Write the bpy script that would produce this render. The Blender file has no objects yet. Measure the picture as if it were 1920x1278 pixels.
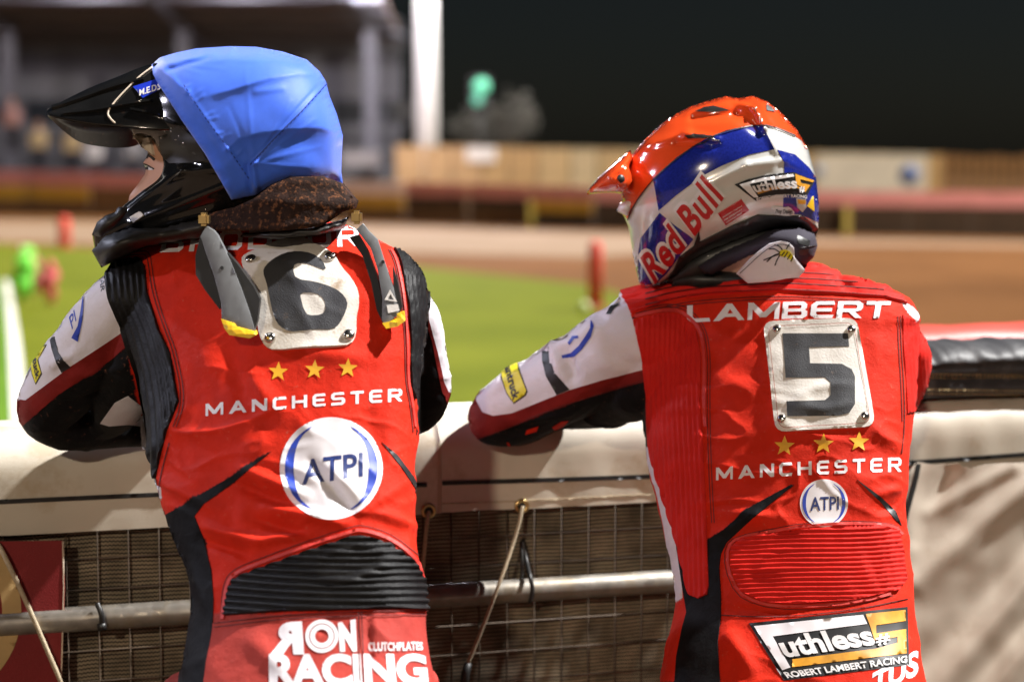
import bpy, bmesh, math, random
import numpy as np
from mathutils import Vector, Matrix, geometry, noise
from mathutils.bvhtree import BVHTree
random.seed(7); np.random.seed(7)
S = bpy.context.scene
COL = S.collection

# ---------------------------------------------------------------- camera
FPX, HOR, CAMZ = 3733.0, 310.0, 1.5
TH = math.atan((639.0 - HOR) / FPX)
cam_d = bpy.data.cameras.new('camera'); cam = bpy.data.objects.new('camera', cam_d); COL.objects.link(cam)
cam.location = (0, 0, CAMZ); cam.rotation_euler = (math.pi / 2 - TH, 0, 0)
cam_d.sensor_width = 36; cam_d.lens = FPX * 36 / 1920; cam_d.clip_start = 0.1; cam_d.clip_end = 2000
cam_d.dof.use_dof = True; cam_d.dof.focus_distance = 3.17; cam_d.dof.aperture_fstop = 2.3; cam_d.dof.aperture_blades = 9
S.camera = cam
# ---------------------------------------------------------------- world, sun, exposure
SUN_AZ, SUN_EL = math.radians(98), math.radians(53)     # azimuth to the right of straight behind the camera
w = bpy.data.worlds.new('World'); S.world = w; w.use_nodes = True
nt = w.node_tree; bg = nt.nodes['Background']
sky = nt.nodes.new('ShaderNodeTexSky'); sky.sky_type = 'NISHITA'; sky.sun_disc = False
sky.sun_elevation = SUN_EL; sky.sun_rotation = math.pi - SUN_AZ
nt.links.new(sky.outputs[0], bg.inputs[0]); bg.inputs[1].default_value = 0.0012
sun_d = bpy.data.lights.new('key_sun', 'SUN'); sun = bpy.data.objects.new('key_sun', sun_d); COL.objects.link(sun)
sun_d.energy = 5.0; sun_d.angle = math.radians(1.8); sun_d.color = (1.0, 0.975, 0.95)
sdir = Vector((math.sin(SUN_AZ) * math.cos(SUN_EL), -math.cos(SUN_AZ) * math.cos(SUN_EL), math.sin(SUN_EL)))
sun.rotation_euler = sdir.to_track_quat('Z', 'Y').to_euler()
S.view_settings.view_transform = 'Standard'; S.view_settings.look = 'None'
S.view_settings.exposure = 1.05; S.view_settings.gamma = 1
S.cycles.use_denoising = True
S.cycles.max_bounces = 6

# ---------------------------------------------------------------- helpers
CAMV = Vector((0, 0, CAMZ))
cT, sT = math.cos(TH), math.sin(TH)
def ray(px, py):
    a = (px - 960) / FPX; b = -(py - 639) / FPX
    return Vector((a, b * sT + cT, b * cT - sT))
def P(px, py, Y):
    d = ray(px, py); return CAMV + d * (Y / d.y)
def proj(v):
    """world -> photograph pixel (numpy Nx3)"""
    v = np.asarray(v, float); x = v[:, 0]; y = v[:, 1]; z = v[:, 2] - CAMZ
    f = y * cT - z * sT; u = y * sT + z * cT
    return np.stack([960 + FPX * x / f, 639 - FPX * u / f], 1)
WL = {}
def obj(name, verts, faces, mat, parent=None, smooth=True, col=None):
    V = np.asarray(verts, float).reshape(-1, 3)
    c = (V.min(0) + V.max(0)) / 2
    if parent is None: c[2] = V[:, 2].min()
    me = bpy.data.meshes.new(name); me.from_pydata((V - c).tolist(), [], faces)
    if mat: me.materials.append(mat)
    if smooth: me.polygons.foreach_set('use_smooth', [True] * len(me.polygons))
    if col is not None:
        a = me.color_attributes.new('Col', 'FLOAT_COLOR', 'POINT')
        a.data.foreach_set('color', np.hstack([col, np.ones((len(col), 1))]).astype(np.float32).ravel())
    me.update()
    o = bpy.data.objects.new(name, me); COL.objects.link(o)
    place(o, c, parent); return o
def place(o, c, parent):
    c = Vector(c)
    if parent is not None: o.parent = parent; o.location = c - WL[parent.name]
    else: o.location = c
    WL[o.name] = c
def dup(o, c, parent):
    n = o.copy(); COL.objects.link(n); place(n, c, parent); return n
def empty(name, loc):
    o = bpy.data.objects.new(name, None); COL.objects.link(o); o.location = loc; o.empty_display_size = .1
    WL[o.name] = Vector(loc); return o
def tag(o, label, cat=None, group=None, kind=None):
    if label: o['label'] = label
    if cat: o['category'] = cat
    if group: o['group'] = group
    if kind: o['kind'] = kind
    return o

# ---- materials
def M(name, col, rough=.6, metal=0., var=.12, vs=18, dirt=None, bump=0., bs=400, coat=0., sheen=0., spec=.5, wave=None):
    m = bpy.data.materials.new(name); m.use_nodes = True; n = m.node_tree; N = n.nodes; L = n.links
    b = N['Principled BSDF']; b.inputs['Roughness'].default_value = rough; b.inputs['Metallic'].default_value = metal
    b.inputs['Specular IOR Level'].default_value = spec
    if coat: b.inputs['Coat Weight'].default_value = coat; b.inputs['Coat Roughness'].default_value = .06
    if sheen: b.inputs['Sheen Weight'].default_value = sheen; b.inputs['Sheen Roughness'].default_value = .4
    tc = N.new('ShaderNodeTexCoord')
    if col == 'attr':
        at = N.new('ShaderNodeAttribute'); at.attribute_name = 'Col'; src = at.outputs['Color']
    else:
        rg = N.new('ShaderNodeRGB'); rg.outputs[0].default_value = (*col, 1); src = rg.outputs[0]
    nz = N.new('ShaderNodeTexNoise'); nz.inputs['Scale'].default_value = vs; nz.inputs['Detail'].default_value = 6
    L.new(tc.outputs['Object'], nz.inputs['Vector'])
    mr = N.new('ShaderNodeMapRange'); mr.inputs['From Min'].default_value = .3; mr.inputs['From Max'].default_value = .7
    mr.inputs['To Min'].default_value = 1 - var; mr.inputs['To Max'].default_value = 1 + var
    L.new(nz.outputs['Fac'], mr.inputs['Value'])
    mx = N.new('ShaderNodeMix'); mx.data_type = 'RGBA'; mx.blend_type = 'MULTIPLY'; mx.inputs[0].default_value = 1
    L.new(src, mx.inputs[6]); L.new(mr.outputs[0], mx.inputs[7]); out = mx.outputs[2]
    if dirt:
        dc, amt, ds, thr = dirt
        dn = N.new('ShaderNodeTexNoise'); dn.inputs['Scale'].default_value = ds; dn.inputs['Detail'].default_value = 8; dn.inputs['Roughness'].default_value = .65
        L.new(tc.outputs['Object'], dn.inputs['Vector'])
        dm = N.new('ShaderNodeMapRange'); dm.inputs['From Min'].default_value = thr; dm.inputs['From Max'].default_value = thr + .12
        dm.inputs['To Max'].default_value = amt; L.new(dn.outputs['Fac'], dm.inputs['Value'])
        m2 = N.new('ShaderNodeMix'); m2.data_type = 'RGBA'; L.new(dm.outputs[0], m2.inputs[0]); L.new(out, m2.inputs[6])
        m2.inputs[7].default_value = (*dc, 1); out = m2.outputs[2]
    L.new(out, b.inputs['Base Color'])
    if bump:
        bn = N.new('ShaderNodeTexNoise'); bn.inputs['Scale'].default_value = bs; bn.inputs['Detail'].default_value = 3
        L.new(tc.outputs['Object'], bn.inputs['Vector'])
        bp = N.new('ShaderNodeBump'); bp.inputs['Strength'].default_value = bump; bp.inputs['Distance'].default_value = .002
        L.new(bn.outputs['Fac'], bp.inputs['Height']); L.new(bp.outputs[0], b.inputs['Normal'])
        if 'fabric' in name:                               # soft crumple under the weave
            b2 = N.new('ShaderNodeTexNoise'); b2.inputs['Scale'].default_value = 60; b2.inputs['Detail'].default_value = 9; b2.inputs['Roughness'].default_value = .62; L.new(tc.outputs['Object'], b2.inputs['Vector'])
            bq = N.new('ShaderNodeBump'); bq.inputs['Strength'].default_value = .34; bq.inputs['Distance'].default_value = .006
            L.new(b2.outputs['Fac'], bq.inputs['Height']); L.new(bq.outputs[0], bp.inputs['Normal'])
    return m
def emis(name, col, st):
    m = bpy.data.materials.new(name); m.use_nodes = True; b = m.node_tree.nodes['Principled BSDF']
    b.inputs['Base Color'].default_value = (*col, 1); b.inputs['Emission Color'].default_value = (*col, 1); b.inputs['Emission Strength'].default_value = st
    return m
BROWN = (.10, .055, .03)
RED, BLACK, WHITE, DRED, PANT = (.62, .024, .008), (.008, .008, .009), (.74, .71, .76), (.20, .016, .014), (.40, .05, .04)
MA = {}
MA['suit'] = M('suit_fabric', 'attr', .62, var=.10, vs=30, dirt=((.42, .17, .11), .5, 120, .62), bump=.35, bs=900, sheen=.03, spec=.10)
MA['red'] = M('red_fabric', RED, .62, var=.10, vs=30, dirt=((.42, .17, .11), .5, 120, .62), bump=.35, bs=900, sheen=.03, spec=.10)
MA['redrib'] = M('red_stretch_fabric', (.62, .02, .014), .6, var=.08, bump=.2, bs=1200, sheen=.03, spec=.10)
MA['pant'] = M('faded_red_fabric', (.44, .055, .042), .65, var=.14, dirt=((.4, .2, .15), .3, 60, .64), bump=.35, bs=900, spec=.10)
MA['black'] = M('black_fabric', BLACK, .6, var=.3, dirt=((.06, .05, .035), .3, 50, .66), bump=.3, bs=900, spec=.10)
MA['blackrib'] = M('black_stretch_fabric', (.009, .009, .010), .5, var=.3, dirt=((.09, .07, .05), .3, 70, .67), bump=.2, bs=900, spec=.2)
MA['white'] = M('white_fabric', WHITE, .6, var=.05, dirt=((.45, .4, .4), .3, 30, .66), bump=.25, bs=900, spec=.10)
MA['dred'] = M('dark_red_fabric', DRED, .6, var=.25, bump=.25, bs=900, spec=.10)
MA['print'] = M('white_print', (.80, .77, .80), .5, var=.05, dirt=((.5, .28, .22), .5, 90, .66))
MA['blueprint'] = M('blue_print', (.015, .05, .42), .5, var=.1)
MA['navy'] = M('navy_print', (.012, .03, .16), .5, var=.1)
MA['yellow'] = M('yellow_print', (.78, .70, .02), .5, var=.06)
MA['star'] = M('gold_print', (.82, .42, .02), .5, var=.12, vs=60)
MA['orange'] = M('orange_print', (.66, .30, .02), .5, var=.3, vs=40)
MA['blk'] = M('black_print', (.012, .012, .013), .5, var=.1)
MA['stitch_and_shade'] = M('stitching_and_groove_shade', (.10, .008, .006), .8, var=.2)  # thread colour, also used to paint shade into the yoke grooves
MA['seam'] = M('raised_seam', (.62, .035, .025), .6, var=.1, bump=.3)
MA['plate'] = M('white_leather', (.70, .66, .60), .55, var=.08, vs=30, dirt=((.33, .22, .12), .8, 24, .55), bump=.3, bs=300)
MA['plate5'] = M('white_leather_clean', (.72, .69, .64), .55, var=.06, vs=30, dirt=((.30, .16, .08), .8, 75, .66), bump=.3, bs=300)
MA['numer'] = M('charcoal_leather', (.035, .036, .042), .6, var=.25, dirt=((.20, .12, .07), .7, 60, .62), bump=.4, bs=500)
MA['metal'] = M('steel', (.62, .60, .56), .22, 1., var=.08)
MA['brass'] = M('brass', (.55, .40, .18), .3, 1., var=.15)
MA['strut'] = M('grey_plastic', (.15, .155, .16), .45, var=.12, dirt=((.4, .4, .4), .3, 90, .62))
MA['strutd'] = M('black_plastic', (.014, .014, .014), .45, var=.3, dirt=((.1, .07, .05), .4, 60, .6))
MA['ytip'] = M('yellow_rubber', (.80, .50, .01), .5, var=.08)
MA['brace'] = M('dirt_flecked_black', (.022, .011, .008), .8, var=.4, vs=60, dirt=((.20, .08, .035), .8, 130, .53), bump=.6, bs=250, spec=.12)
MA['gloss'] = M('gloss_black', (.008, .008, .008), .12, var=.2, dirt=((.09, .05, .03), .5, 70, .64), coat=.6)
MA['matt'] = M('matt_black', (.016, .015, .014), .5, var=.3, dirt=((.08, .05, .03), .5, 70, .6))
MA['visu'] = M('mud_flecked_black', (.014, .008, .006), .35, var=.4, dirt=((.14, .06, .03), .8, 110, .6))
MA['lycra'] = M('blue_lycra', (.05, .16, .86), .5, var=.05, vs=60, bump=.2, bs=1500, sheen=.5, spec=.3)
MA['lycra2'] = M('blue_lycra_hem', (.022, .105, .60), .5, var=.05, vs=60, bump=.25, bs=1500)
MA['skin'] = M('skin', (.55, .30, .20), .5, var=.08, bump=.15, bs=500)
MA['cream'] = M('cream_padding', (.62, .52, .40), .8, var=.1, bump=.5, bs=600)
MA['hred'] = M('helmet_red', (.78, .075, .014), .14, var=.03, coat=1.)
MA['hblue'] = M('helmet_blue', (.012, .022, .24), .16, var=.25, vs=300, coat=1.)
MA['hsilver'] = M('helmet_silver', (.70, .70, .67), .3, .25, var=.04, coat=.8)
MA['hblack'] = M('helmet_trim', (.02, .02, .02), .35, var=.2, coat=.2)
MA['hpad'] = M('helmet_padding', (.022, .018, .032), .85, var=.2, bump=.3)
MA['decred'] = M('sticker_red', (.50, .012, .016), .3, var=.05, coat=.5)
MA['decwhite'] = M('sticker_white', (.74, .72, .72), .3, var=.04, coat=.5)

# ---- 2D polygons
def inside(pts, loops):
    r = np.zeros(len(pts), bool); x, y = pts[:, 0], pts[:, 1]
    for lp in loops:
        l = np.asarray(lp, float); n = len(l)
        for i in range(n):
            x0, y0 = l[i]; x1, y1 = l[(i + 1) % n]
            if y0 == y1: continue
            c = ((y0 > y) != (y1 > y)) & (x < (x1 - x0) * (y - y0) / (y1 - y0) + x0)
            r ^= c
    return r
def segdist(pts, a, b):
    a = np.asarray(a, float); b = np.asarray(b, float); d = b - a
    t = np.clip(((pts - a) @ d) / max(d @ d, 1e-9), 0, 1)
    return np.hypot(*(pts - a - t[:, None] * d).T), t
def bdist(pts, loops):
    r = np.full(len(pts), 1e9)
    for lp in loops:
        for i in range(len(lp)): r = np.minimum(r, segdist(pts, lp[i], lp[(i + 1) % len(lp)])[0])
    return r
def smoothpoly(lp, it=1):
    """Chaikin corner cutting on a closed loop"""
    l = np.asarray(lp, float)
    for _ in range(it):
        nx = np.roll(l, -1, 0); l = np.stack([.75 * l + .25 * nx, .25 * l + .75 * nx], 1).reshape(-1, 2)
    return l
def smoothline(lp, it=2):
    l = np.asarray(lp, float)
    for _ in range(it):
        q = np.stack([.75 * l[:-1] + .25 * l[1:], .25 * l[:-1] + .75 * l[1:]], 1).reshape(-1, 2)
        l = np.vstack([l[:1], q, l[-1:]])
    return l
def resample(lp, st):
    l = np.asarray(lp, float); out = []
    for i in range(len(l)):
        a, b = l[i], l[(i + 1) % len(l)]; k = max(1, int(math.ceil(np.hypot(*(b - a)) / st)))
        for j in range(k): out.append(a + (b - a) * j / k)
    return np.array(out)
def tri2d(loops, sx, sy=None, bst=None):
    """triangulate a polygon with holes: returns points, triangles, ordered boundary index loops"""
    sy = sy or sx; bst = bst or min(sx, sy) * 1.2
    bl = [resample(l, bst) for l in loops]
    pts = []; edges = []; bidx = []
    for b in bl:
        s = len(pts); n = len(b); pts += b.tolist(); edges += [(s + i, s + (i + 1) % n) for i in range(n)]; bidx.append(list(range(s, s + n)))
    A = np.vstack(bl); lo, hi = A.min(0), A.max(0)
    gx, gy = np.meshgrid(np.arange(lo[0] + sx * .5, hi[0], sx), np.arange(lo[1] + sy * .5, hi[1], sy)); g = np.stack([gx.ravel(), gy.ravel()], 1)
    if len(g):
        g = g[inside(g, loops)]
        if len(g): g = g[bdist(g, loops) > .45 * min(sx, sy)]
        pts += g.tolist()
    r = geometry.delaunay_2d_cdt([Vector(p) for p in pts], edges, [], 0, 1e-4)
    V = np.array([[p.x, p.y] for p in r[0]]); T = np.array([t for t in r[2] if len(t) == 3], int)
    c = V[T].mean(1); T = T[inside(c, loops)]
    e0 = V[T[:, 1]] - V[T[:, 0]]; e1 = V[T[:, 2]] - V[T[:, 0]]
    f = (e0[:, 0] * e1[:, 1] - e0[:, 1] * e1[:, 0]) > 0      # pixel y points down: face towards the viewer
    T[f] = T[f][:, ::-1]
    return V, T
def border(T):
    """directed boundary edges of a triangle list"""
    s = {}
    for t in T.tolist():
        for i in range(3): s[(t[i], t[(i + 1) % 3])] = 1
    return [e for e in s if (e[1], e[0]) not in s]
class Surf:
    """a surface to lay things on, hit by sight lines"""
    def __init__(self, *objs):
        V = []; F = []
        for o in objs:
            s = len(V); wl = WL[o.name]
            V += [v.co + wl for v in o.data.vertices]; F += [[i + s for i in p.vertices] for p in o.data.polygons]
        self.b = BVHTree.FromPolygons(V, F); self.V = V
    def hit(self, px, py):
        d = ray(px, py).normalized()
        l, n, i, t = self.b.ray_cast(CAMV, d)
        if l is None:
            for k in (2, 4, 7, 11, 16, 24):               # just past the outline: wrap on to the nearest side
                for a in range(8):
                    l, n, i, t = self.b.ray_cast(CAMV, ray(px + k * math.cos(a * .785), py + k * math.sin(a * .785)).normalized())
                    if l is not None:
                        q = CAMV + d * t; l, n, i, t = self.b.find_nearest(q); break
                if l is not None: break
        if l is None: return None
        if n.dot(d) > 0: n = -n
        return l, n
def lay(name, V2, T, surf, mat, parent, off=.0008, thick=0., h=None, smooth=True, wall=True, nsm=None):
    """lay a flat shape on a surface; h(px) adds relief; walls go down into the surface"""
    n = len(V2); W = np.zeros((n, 3)); Nn = np.zeros((n, 3)); ok = np.zeros(n, bool)
    for i, (x, y) in enumerate(V2):
        r = surf.hit(x, y)
        if r: W[i] = r[0]; Nn[i] = r[1]; ok[i] = True
    T = T[ok[T].all(1)]
    if len(T) == 0: return None
    # smooth the normals over the patch
    for _ in range(3):
        A = np.zeros_like(Nn); np.add.at(A, T[:, 0], Nn[T[:, 1]] + Nn[T[:, 2]]); np.add.at(A, T[:, 1], Nn[T[:, 0]] + Nn[T[:, 2]]); np.add.at(A, T[:, 2], Nn[T[:, 1]] + Nn[T[:, 0]])
        A += Nn; Nn = A / np.maximum(np.linalg.norm(A, axis=1), 1e-9)[:, None]
    hh = np.full(n, off + thick) if h is None else off + thick + h(V2)
    top = W + Nn * hh[:, None]; F = T.tolist()
    verts = top
    if wall:
        B = border(T); idx = {}; ex = []
        for a, b in B:
            for k in (a, b):
                if k not in idx: idx[k] = n + len(ex); ex += [W[k] - Nn[k] * .001, top[k]]
        F += [[idx[b] + 1, idx[a] + 1, idx[a], idx[b]] for a, b in B]
        verts = np.vstack([top, np.array(ex)])
    # drop unused
    used = sorted({i for f in F for i in f}); mp = {k: i for i, k in enumerate(used)}
    return obj(name, verts[used], [[mp[i] for i in f] for f in F], mat, parent, smooth)
def patch(name, loops, surf, mat, parent, sx=7, sy=None, off=.0006, thick=.0006, h=None, sm=0, **k):
    if not isinstance(loops[0][0], (list, tuple, np.ndarray)): loops = [loops]
    if sm: loops = [smoothpoly(l, sm) for l in loops]
    V, T = tri2d(loops, sx, sy); return lay(name, V, T, surf, mat, parent, off, thick, h, **k)
def strip_loop(line, wd, taper=False):
    l = np.asarray(line, float); d = np.gradient(l, axis=0); d /= np.maximum(np.hypot(*d.T), 1e-9)[:, None]
    nn = np.stack([-d[:, 1], d[:, 0]], 1); ww = np.full(len(l), wd / 2.)
    if taper: ww = ww * np.linspace(1, .25, len(l))
    return np.vstack([l + nn * ww[:, None], (l - nn * ww[:, None])[::-1]])
def strip(name, line, wd, surf, mat, parent, it=2, taper=False, **k):
    return patch(name, [strip_loop(smoothline(line, it) if it else line, wd, taper)], surf, mat, parent, sx=max(3, wd), **k)
def rib(fn, period, amp, base=0.):
    def h(V): 
        u = fn(V[:, 0], V[:, 1]) / period
        return base + amp * np.abs(np.sin(math.pi * u)) ** .8
    return h
def quadmap(uv, q):
    """unit square (v up) -> pixel quad given as BL, BR, TR, TL"""
    q = np.asarray(q, float); u = uv[:, :1]; v = uv[:, 1:]
    return (1 - u) * (1 - v) * q[0] + u * (1 - v) * q[1] + u * v * q[2] + (1 - u) * v * q[3]
def text(name, body, q, surf, mat, parent, bold=.02, shear=0., space=1., off=.0009, L=6., mirror=False, bow=0., wall=False, ref=None):
    cu = bpy.data.curves.new('t', 'FONT'); cu.body = body; cu.offset = bold; cu.shear = shear; cu.space_character = space; cu.resolution_u = 4
    o = bpy.data.objects.new('t', cu); COL.objects.link(o); bpy.context.view_layer.update()
    me = bpy.data.meshes.new_from_object(o.evaluated_get(bpy.context.evaluated_depsgraph_get()))
    bpy.data.objects.remove(o); bpy.data.curves.remove(cu)
    V = np.array([v.co[:2] for v in me.vertices]); lo, hi = V.min(0), V.max(0)
    if ref: lo[1], hi[1] = ref
    uv = (V - lo) / (hi - lo)
    if mirror: uv[:, 0] = 1 - uv[:, 0]
    px = quadmap(uv, q)
    if bow:
        q = np.asarray(q, float); up = (q[3] - q[0]) / np.hypot(*(q[3] - q[0])); px = px + up * (bow * 4 * uv[:, :1] * (1 - uv[:, :1]))
    bm = bmesh.new(); bm.from_mesh(me); bm.verts.ensure_lookup_table()
    for v, p in zip(bm.verts, px): v.co = (p[0], p[1], 0)
    bmesh.ops.remove_doubles(bm, verts=bm.verts, dist=1e-4)
    bmesh.ops.triangulate(bm, faces=bm.faces)
    for _ in range(4):
        e = [e for e in bm.edges if e.calc_length() > L]
        if not e: break
        bmesh.ops.subdivide_edges(bm, edges=e, cuts=1); bmesh.ops.triangulate(bm, faces=[f for f in bm.faces if len(f.verts) > 3])
    bm.verts.index_update()
    V2 = np.array([v.co[:2] for v in bm.verts]); T = np.array([[v.index for v in f.verts] for f in bm.faces], int); bm.free(); bpy.data.meshes.remove(me)
    e0 = V2[T[:, 1]] - V2[T[:, 0]]; e1 = V2[T[:, 2]] - V2[T[:, 0]]; f = (e0[:, 0] * e1[:, 1] - e0[:, 1] * e1[:, 0]) > 0; T[f] = T[f][:, ::-1]
    return lay(name, V2, T, surf, mat, parent, off, 0., None, smooth=True, wall=wall)
GL = {
 'M': (1.35, [[(0, 0), (.2, 0), (.2, .6), (.55, .12), (.8, .12), (1.15, .6), (1.15, 0), (1.35, 0), (1.35, 1), (1.13, 1), (.675, .42), (.22, 1), (0, 1)]]),
 'A': (1.35, [[(0, 0), (.56, 1), (.78, 1), (1.35, 0), (1.08, 0), (.96, .22), (.5, .22), (.26, 0)], [(.6, .42), (.84, .42), (.7, .68)]]),
 'N': (1.15, [[(0, 0), (.22, 0), (.22, .62), (.86, 0), (1.15, 0), (1.15, 1), (.93, 1), (.93, .38), (.28, 1), (0, 1)]]),
 'C': (1.05, [[(.2, 0), (1.0, 0), (1.05, .22), (.32, .22), (.24, .3), (.24, .7), (.32, .78), (1.05, .78), (1.0, 1), (.2, 1), (0, .8), (0, .2)]]),
 'H': (1.15, [[(0, 0), (.24, 0), (.24, .4), (.9, .4), (.9, 0), (1.15, 0), (1.15, 1), (.9, 1), (.9, .6), (.24, .6), (.24, 1), (0, 1)]]),
 'E': (1.0, [[(.2, 0), (.95, 0), (1.0, .2), (.3, .2), (.24, .28), (.24, .4), (.9, .4), (.9, .6), (.24, .6), (.24, .72), (.3, .8), (1.0, .8), (.95, 1), (.2, 1), (0, .8), (0, .2)]]),
 'S': (1.05, [[(0, 0), (.85, 0), (1.05, .18), (1.05, .44), (.88, .6), (.26, .6), (.24, .7), (.3, .8), (1.0, .8), (.95, 1), (.2, 1), (0, .84), (0, .56), (.17, .4), (.78, .4), (.82, .3), (.76, .2), (0, .2)]]),
 'T': (1.0, [[(.38, 0), (.62, 0), (.62, .8), (1.0, .8), (1.0, 1), (0, 1), (0, .8), (.38, .8)]]),
 'R': (1.1, [[(0, 0), (.24, 0), (.24, .36), (.5, .36), (.82, 0), (1.1, 0), (.78, .37), (1.02, .46), (1.08, .6), (1.08, .84), (.9, 1), (0, 1)], [(.24, .56), (.8, .56), (.84, .62), (.84, .74), (.78, .8), (.24, .8)]]),
 'L': (1.0, [[(.22, 0), (1.0, 0), (.95, .22), (.32, .22), (.24, .32), (.24, 1), (0, 1), (0, .22)]]),
 'B': (1.1, [[(0, 0), (.9, 0), (1.08, .16), (1.08, .42), (.96, .52), (1.04, .62), (1.04, .86), (.88, 1), (0, 1)], [(.24, .2), (.24, .42), (.8, .42), (.84, .36), (.84, .26), (.8, .2)], [(.24, .6), (.24, .8), (.76, .8), (.8, .75), (.8, .65), (.76, .6)]]),
 'O': (1.15, [[(.2, 0), (.95, 0), (1.15, .2), (1.15, .8), (.95, 1), (.2, 1), (0, .8), (0, .2)], [(.3, .22), (.24, .3), (.24, .7), (.3, .78), (.85, .78), (.91, .7), (.91, .3), (.85, .22)]]),
 'D': (1.15, [[(0, 0), (.9, 0), (1.15, .24), (1.15, .76), (.9, 1), (0, 1)], [(.24, .22), (.24, .78), (.8, .78), (.9, .68), (.9, .32), (.8, .22)]]),
 'U': (1.15, [[(.2, 0), (.95, 0), (1.15, .2), (1.15, 1), (.91, 1), (.91, .3), (.85, .22), (.3, .22), (.24, .3), (.24, 1), (0, 1), (0, .2)]]),
}
def glyphs(name, body, q, surf, mat, parent, gap=.3, off=.0008, bow=0., first=1.):
    """wide lettering built from outlines"""
    x = 0; items = []
    for i, c in enumerate(body):
        if c == ' ': x += .7; continue
        wd, lp = GL[c]; k = first if i == 0 else 1
        items.append((x, lp, k)); x += wd * k + gap
    x -= gap; Vs = []; Ts = []; s = 0; qa = np.asarray(q, float); up = (qa[3] - qa[0]) / np.hypot(*(qa[3] - qa[0]))
    for x0, lp, k in items:
        loops = []
        for l in lp:
            uv = np.array([((x0 + a * k) / x, b) for a, b in l]); p = quadmap(uv, q) + up * (bow * 4 * uv[:, :1] * (1 - uv[:, :1])); loops.append(p)
        V, T = tri2d(loops, 4); Vs.append(V); Ts.append(T + s); s += len(V)
    return lay(name, np.vstack(Vs), np.vstack(Ts), surf, mat, parent, off, 0., None, wall=False)
def ell(cx, cy, rx, ry, n=48, a0=0., a1=2 * math.pi):
    t = np.linspace(a0, a1, n, endpoint=False); return np.stack([cx + rx * np.cos(t), cy + ry * np.sin(t)], 1)
def starloop(cx, cy, R, rot=0.):
    return [(cx + (R if i % 2 == 0 else R * .42) * math.sin(rot + i * math.pi / 5), cy - (R if i % 2 == 0 else R * .42) * math.cos(rot + i * math.pi / 5)) for i in range(10)]
def rquad(q, r):
    """quad with rounded corners"""
    q = [np.array(p, float) for p in q]; out = []
    for i in range(len(q)):
        a, b, c = q[i - 1], q[i], q[(i + 1) % len(q)]; d0 = (a - b) / np.hypot(*(a - b)); d1 = (c - b) / np.hypot(*(c - b))
        p0, p1 = b + d0 * r, b + d1 * r
        for t in (0, .25, .5, .75, 1): out.append((1 - t) ** 2 * p0 + 2 * t * (1 - t) * b + t * t * p1)
    return out
def poisson(loops, st):
    """smooth dome height over a polygon (0 at the edge, 1 at the top): sampler"""
    A = np.vstack([np.asarray(l, float) for l in loops]); lo = A.min(0) - 2 * st; hi = A.max(0) + 2 * st
    xs = np.arange(lo[0], hi[0], st); ys = np.arange(lo[1], hi[1], st); gx, gy = np.meshgrid(xs, ys)
    m = inside(np.stack([gx.ravel(), gy.ravel()], 1), loops).reshape(gx.shape)
    u = np.zeros_like(gx, float)
    for _ in range(int(2.2 * max(m.shape) ** 1.6)):
        u[1:-1, 1:-1] = .25 * (u[:-2, 1:-1] + u[2:, 1:-1] + u[1:-1, :-2] + u[1:-1, 2:] + 1.); u *= m
    u /= u.max()
    def f(V):
        fx = np.clip((V[:, 0] - lo[0]) / st, 0, len(xs) - 1.001); fy = np.clip((V[:, 1] - lo[1]) / st, 0, len(ys) - 1.001)
        i = fx.astype(int); j = fy.astype(int); a = fx - i; b = fy - j
        return u[j, i] * (1 - a) * (1 - b) + u[j, i + 1] * a * (1 - b) + u[j + 1, i] * (1 - a) * b + u[j + 1, i + 1] * a * b
    return f
def inflate(name, loop, Yc, W, mat, parent, st=4, power=.5, extra=None, sm=0, over=None):
    """a rounded solid with the given outline, its middle at depth Yc and half thickness W"""
    loops = [smoothpoly(loop, sm) if sm else np.asarray(loop, float)]
    f = poisson(loops, st * 1.5); V, T = tri2d(loops, st, bst=st)
    u = f(V); bd = bdist(V, loops); u[bd < .01] = 0; hgt = W * np.maximum(u, 0) ** power
    ex = extra(V) * np.minimum(bd / 12, 1) if extra else 0 * u
    Y0 = np.full(len(V), float(Yc)) if not callable(Yc) else Yc(V)
    Yfr = Y0 - hgt
    if over:                                               # worn over another thing: never sinks below its surface
        srf, gap, ed = over
        for i, (x, y) in enumerate(V):
            l, n, _i, t = srf.b.ray_cast(CAMV, ray(x, y).normalized())
            if l is not None: Yfr[i] = min(Yfr[i], l.y - gap * min(1., .25 + bd[i] / ed))
        cnt = np.zeros(len(V)); [np.add.at(cnt, T[:, k], 2.) for k in range(3)]
        for _ in range(25):                                # pull it tight
            A = np.zeros(len(V))
            for k in range(3): np.add.at(A, T[:, k], Yfr[T[:, (k + 1) % 3]] + Yfr[T[:, (k + 2) % 3]])
            Yfr = np.where(bd < .01, Yfr, .5 * Yfr + .5 * A / cnt)
    fr = [P(x, y, a) for (x, y), a in zip(V, Yfr - ex)]; bk = [P(x, y, a + b) for (x, y), a, b in zip(V, Y0, hgt)]
    n = len(V); on = bd < .01; mp = np.arange(n) + n; mp[on] = np.arange(n)[on]
    F = T.tolist() + [[int(mp[t[0]]), int(mp[t[2]]), int(mp[t[1]])] for t in T]
    F = [f2 for f2 in F if len(set(f2)) == 3]
    verts = np.array([tuple(p) for p in fr] + [tuple(p) for p in bk])
    used = sorted({i for f2 in F for i in f2}); m2 = {k: i for i, k in enumerate(used)}
    return obj(name, verts[used], [[m2[i] for i in f2] for f2 in F], mat, parent)
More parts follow.
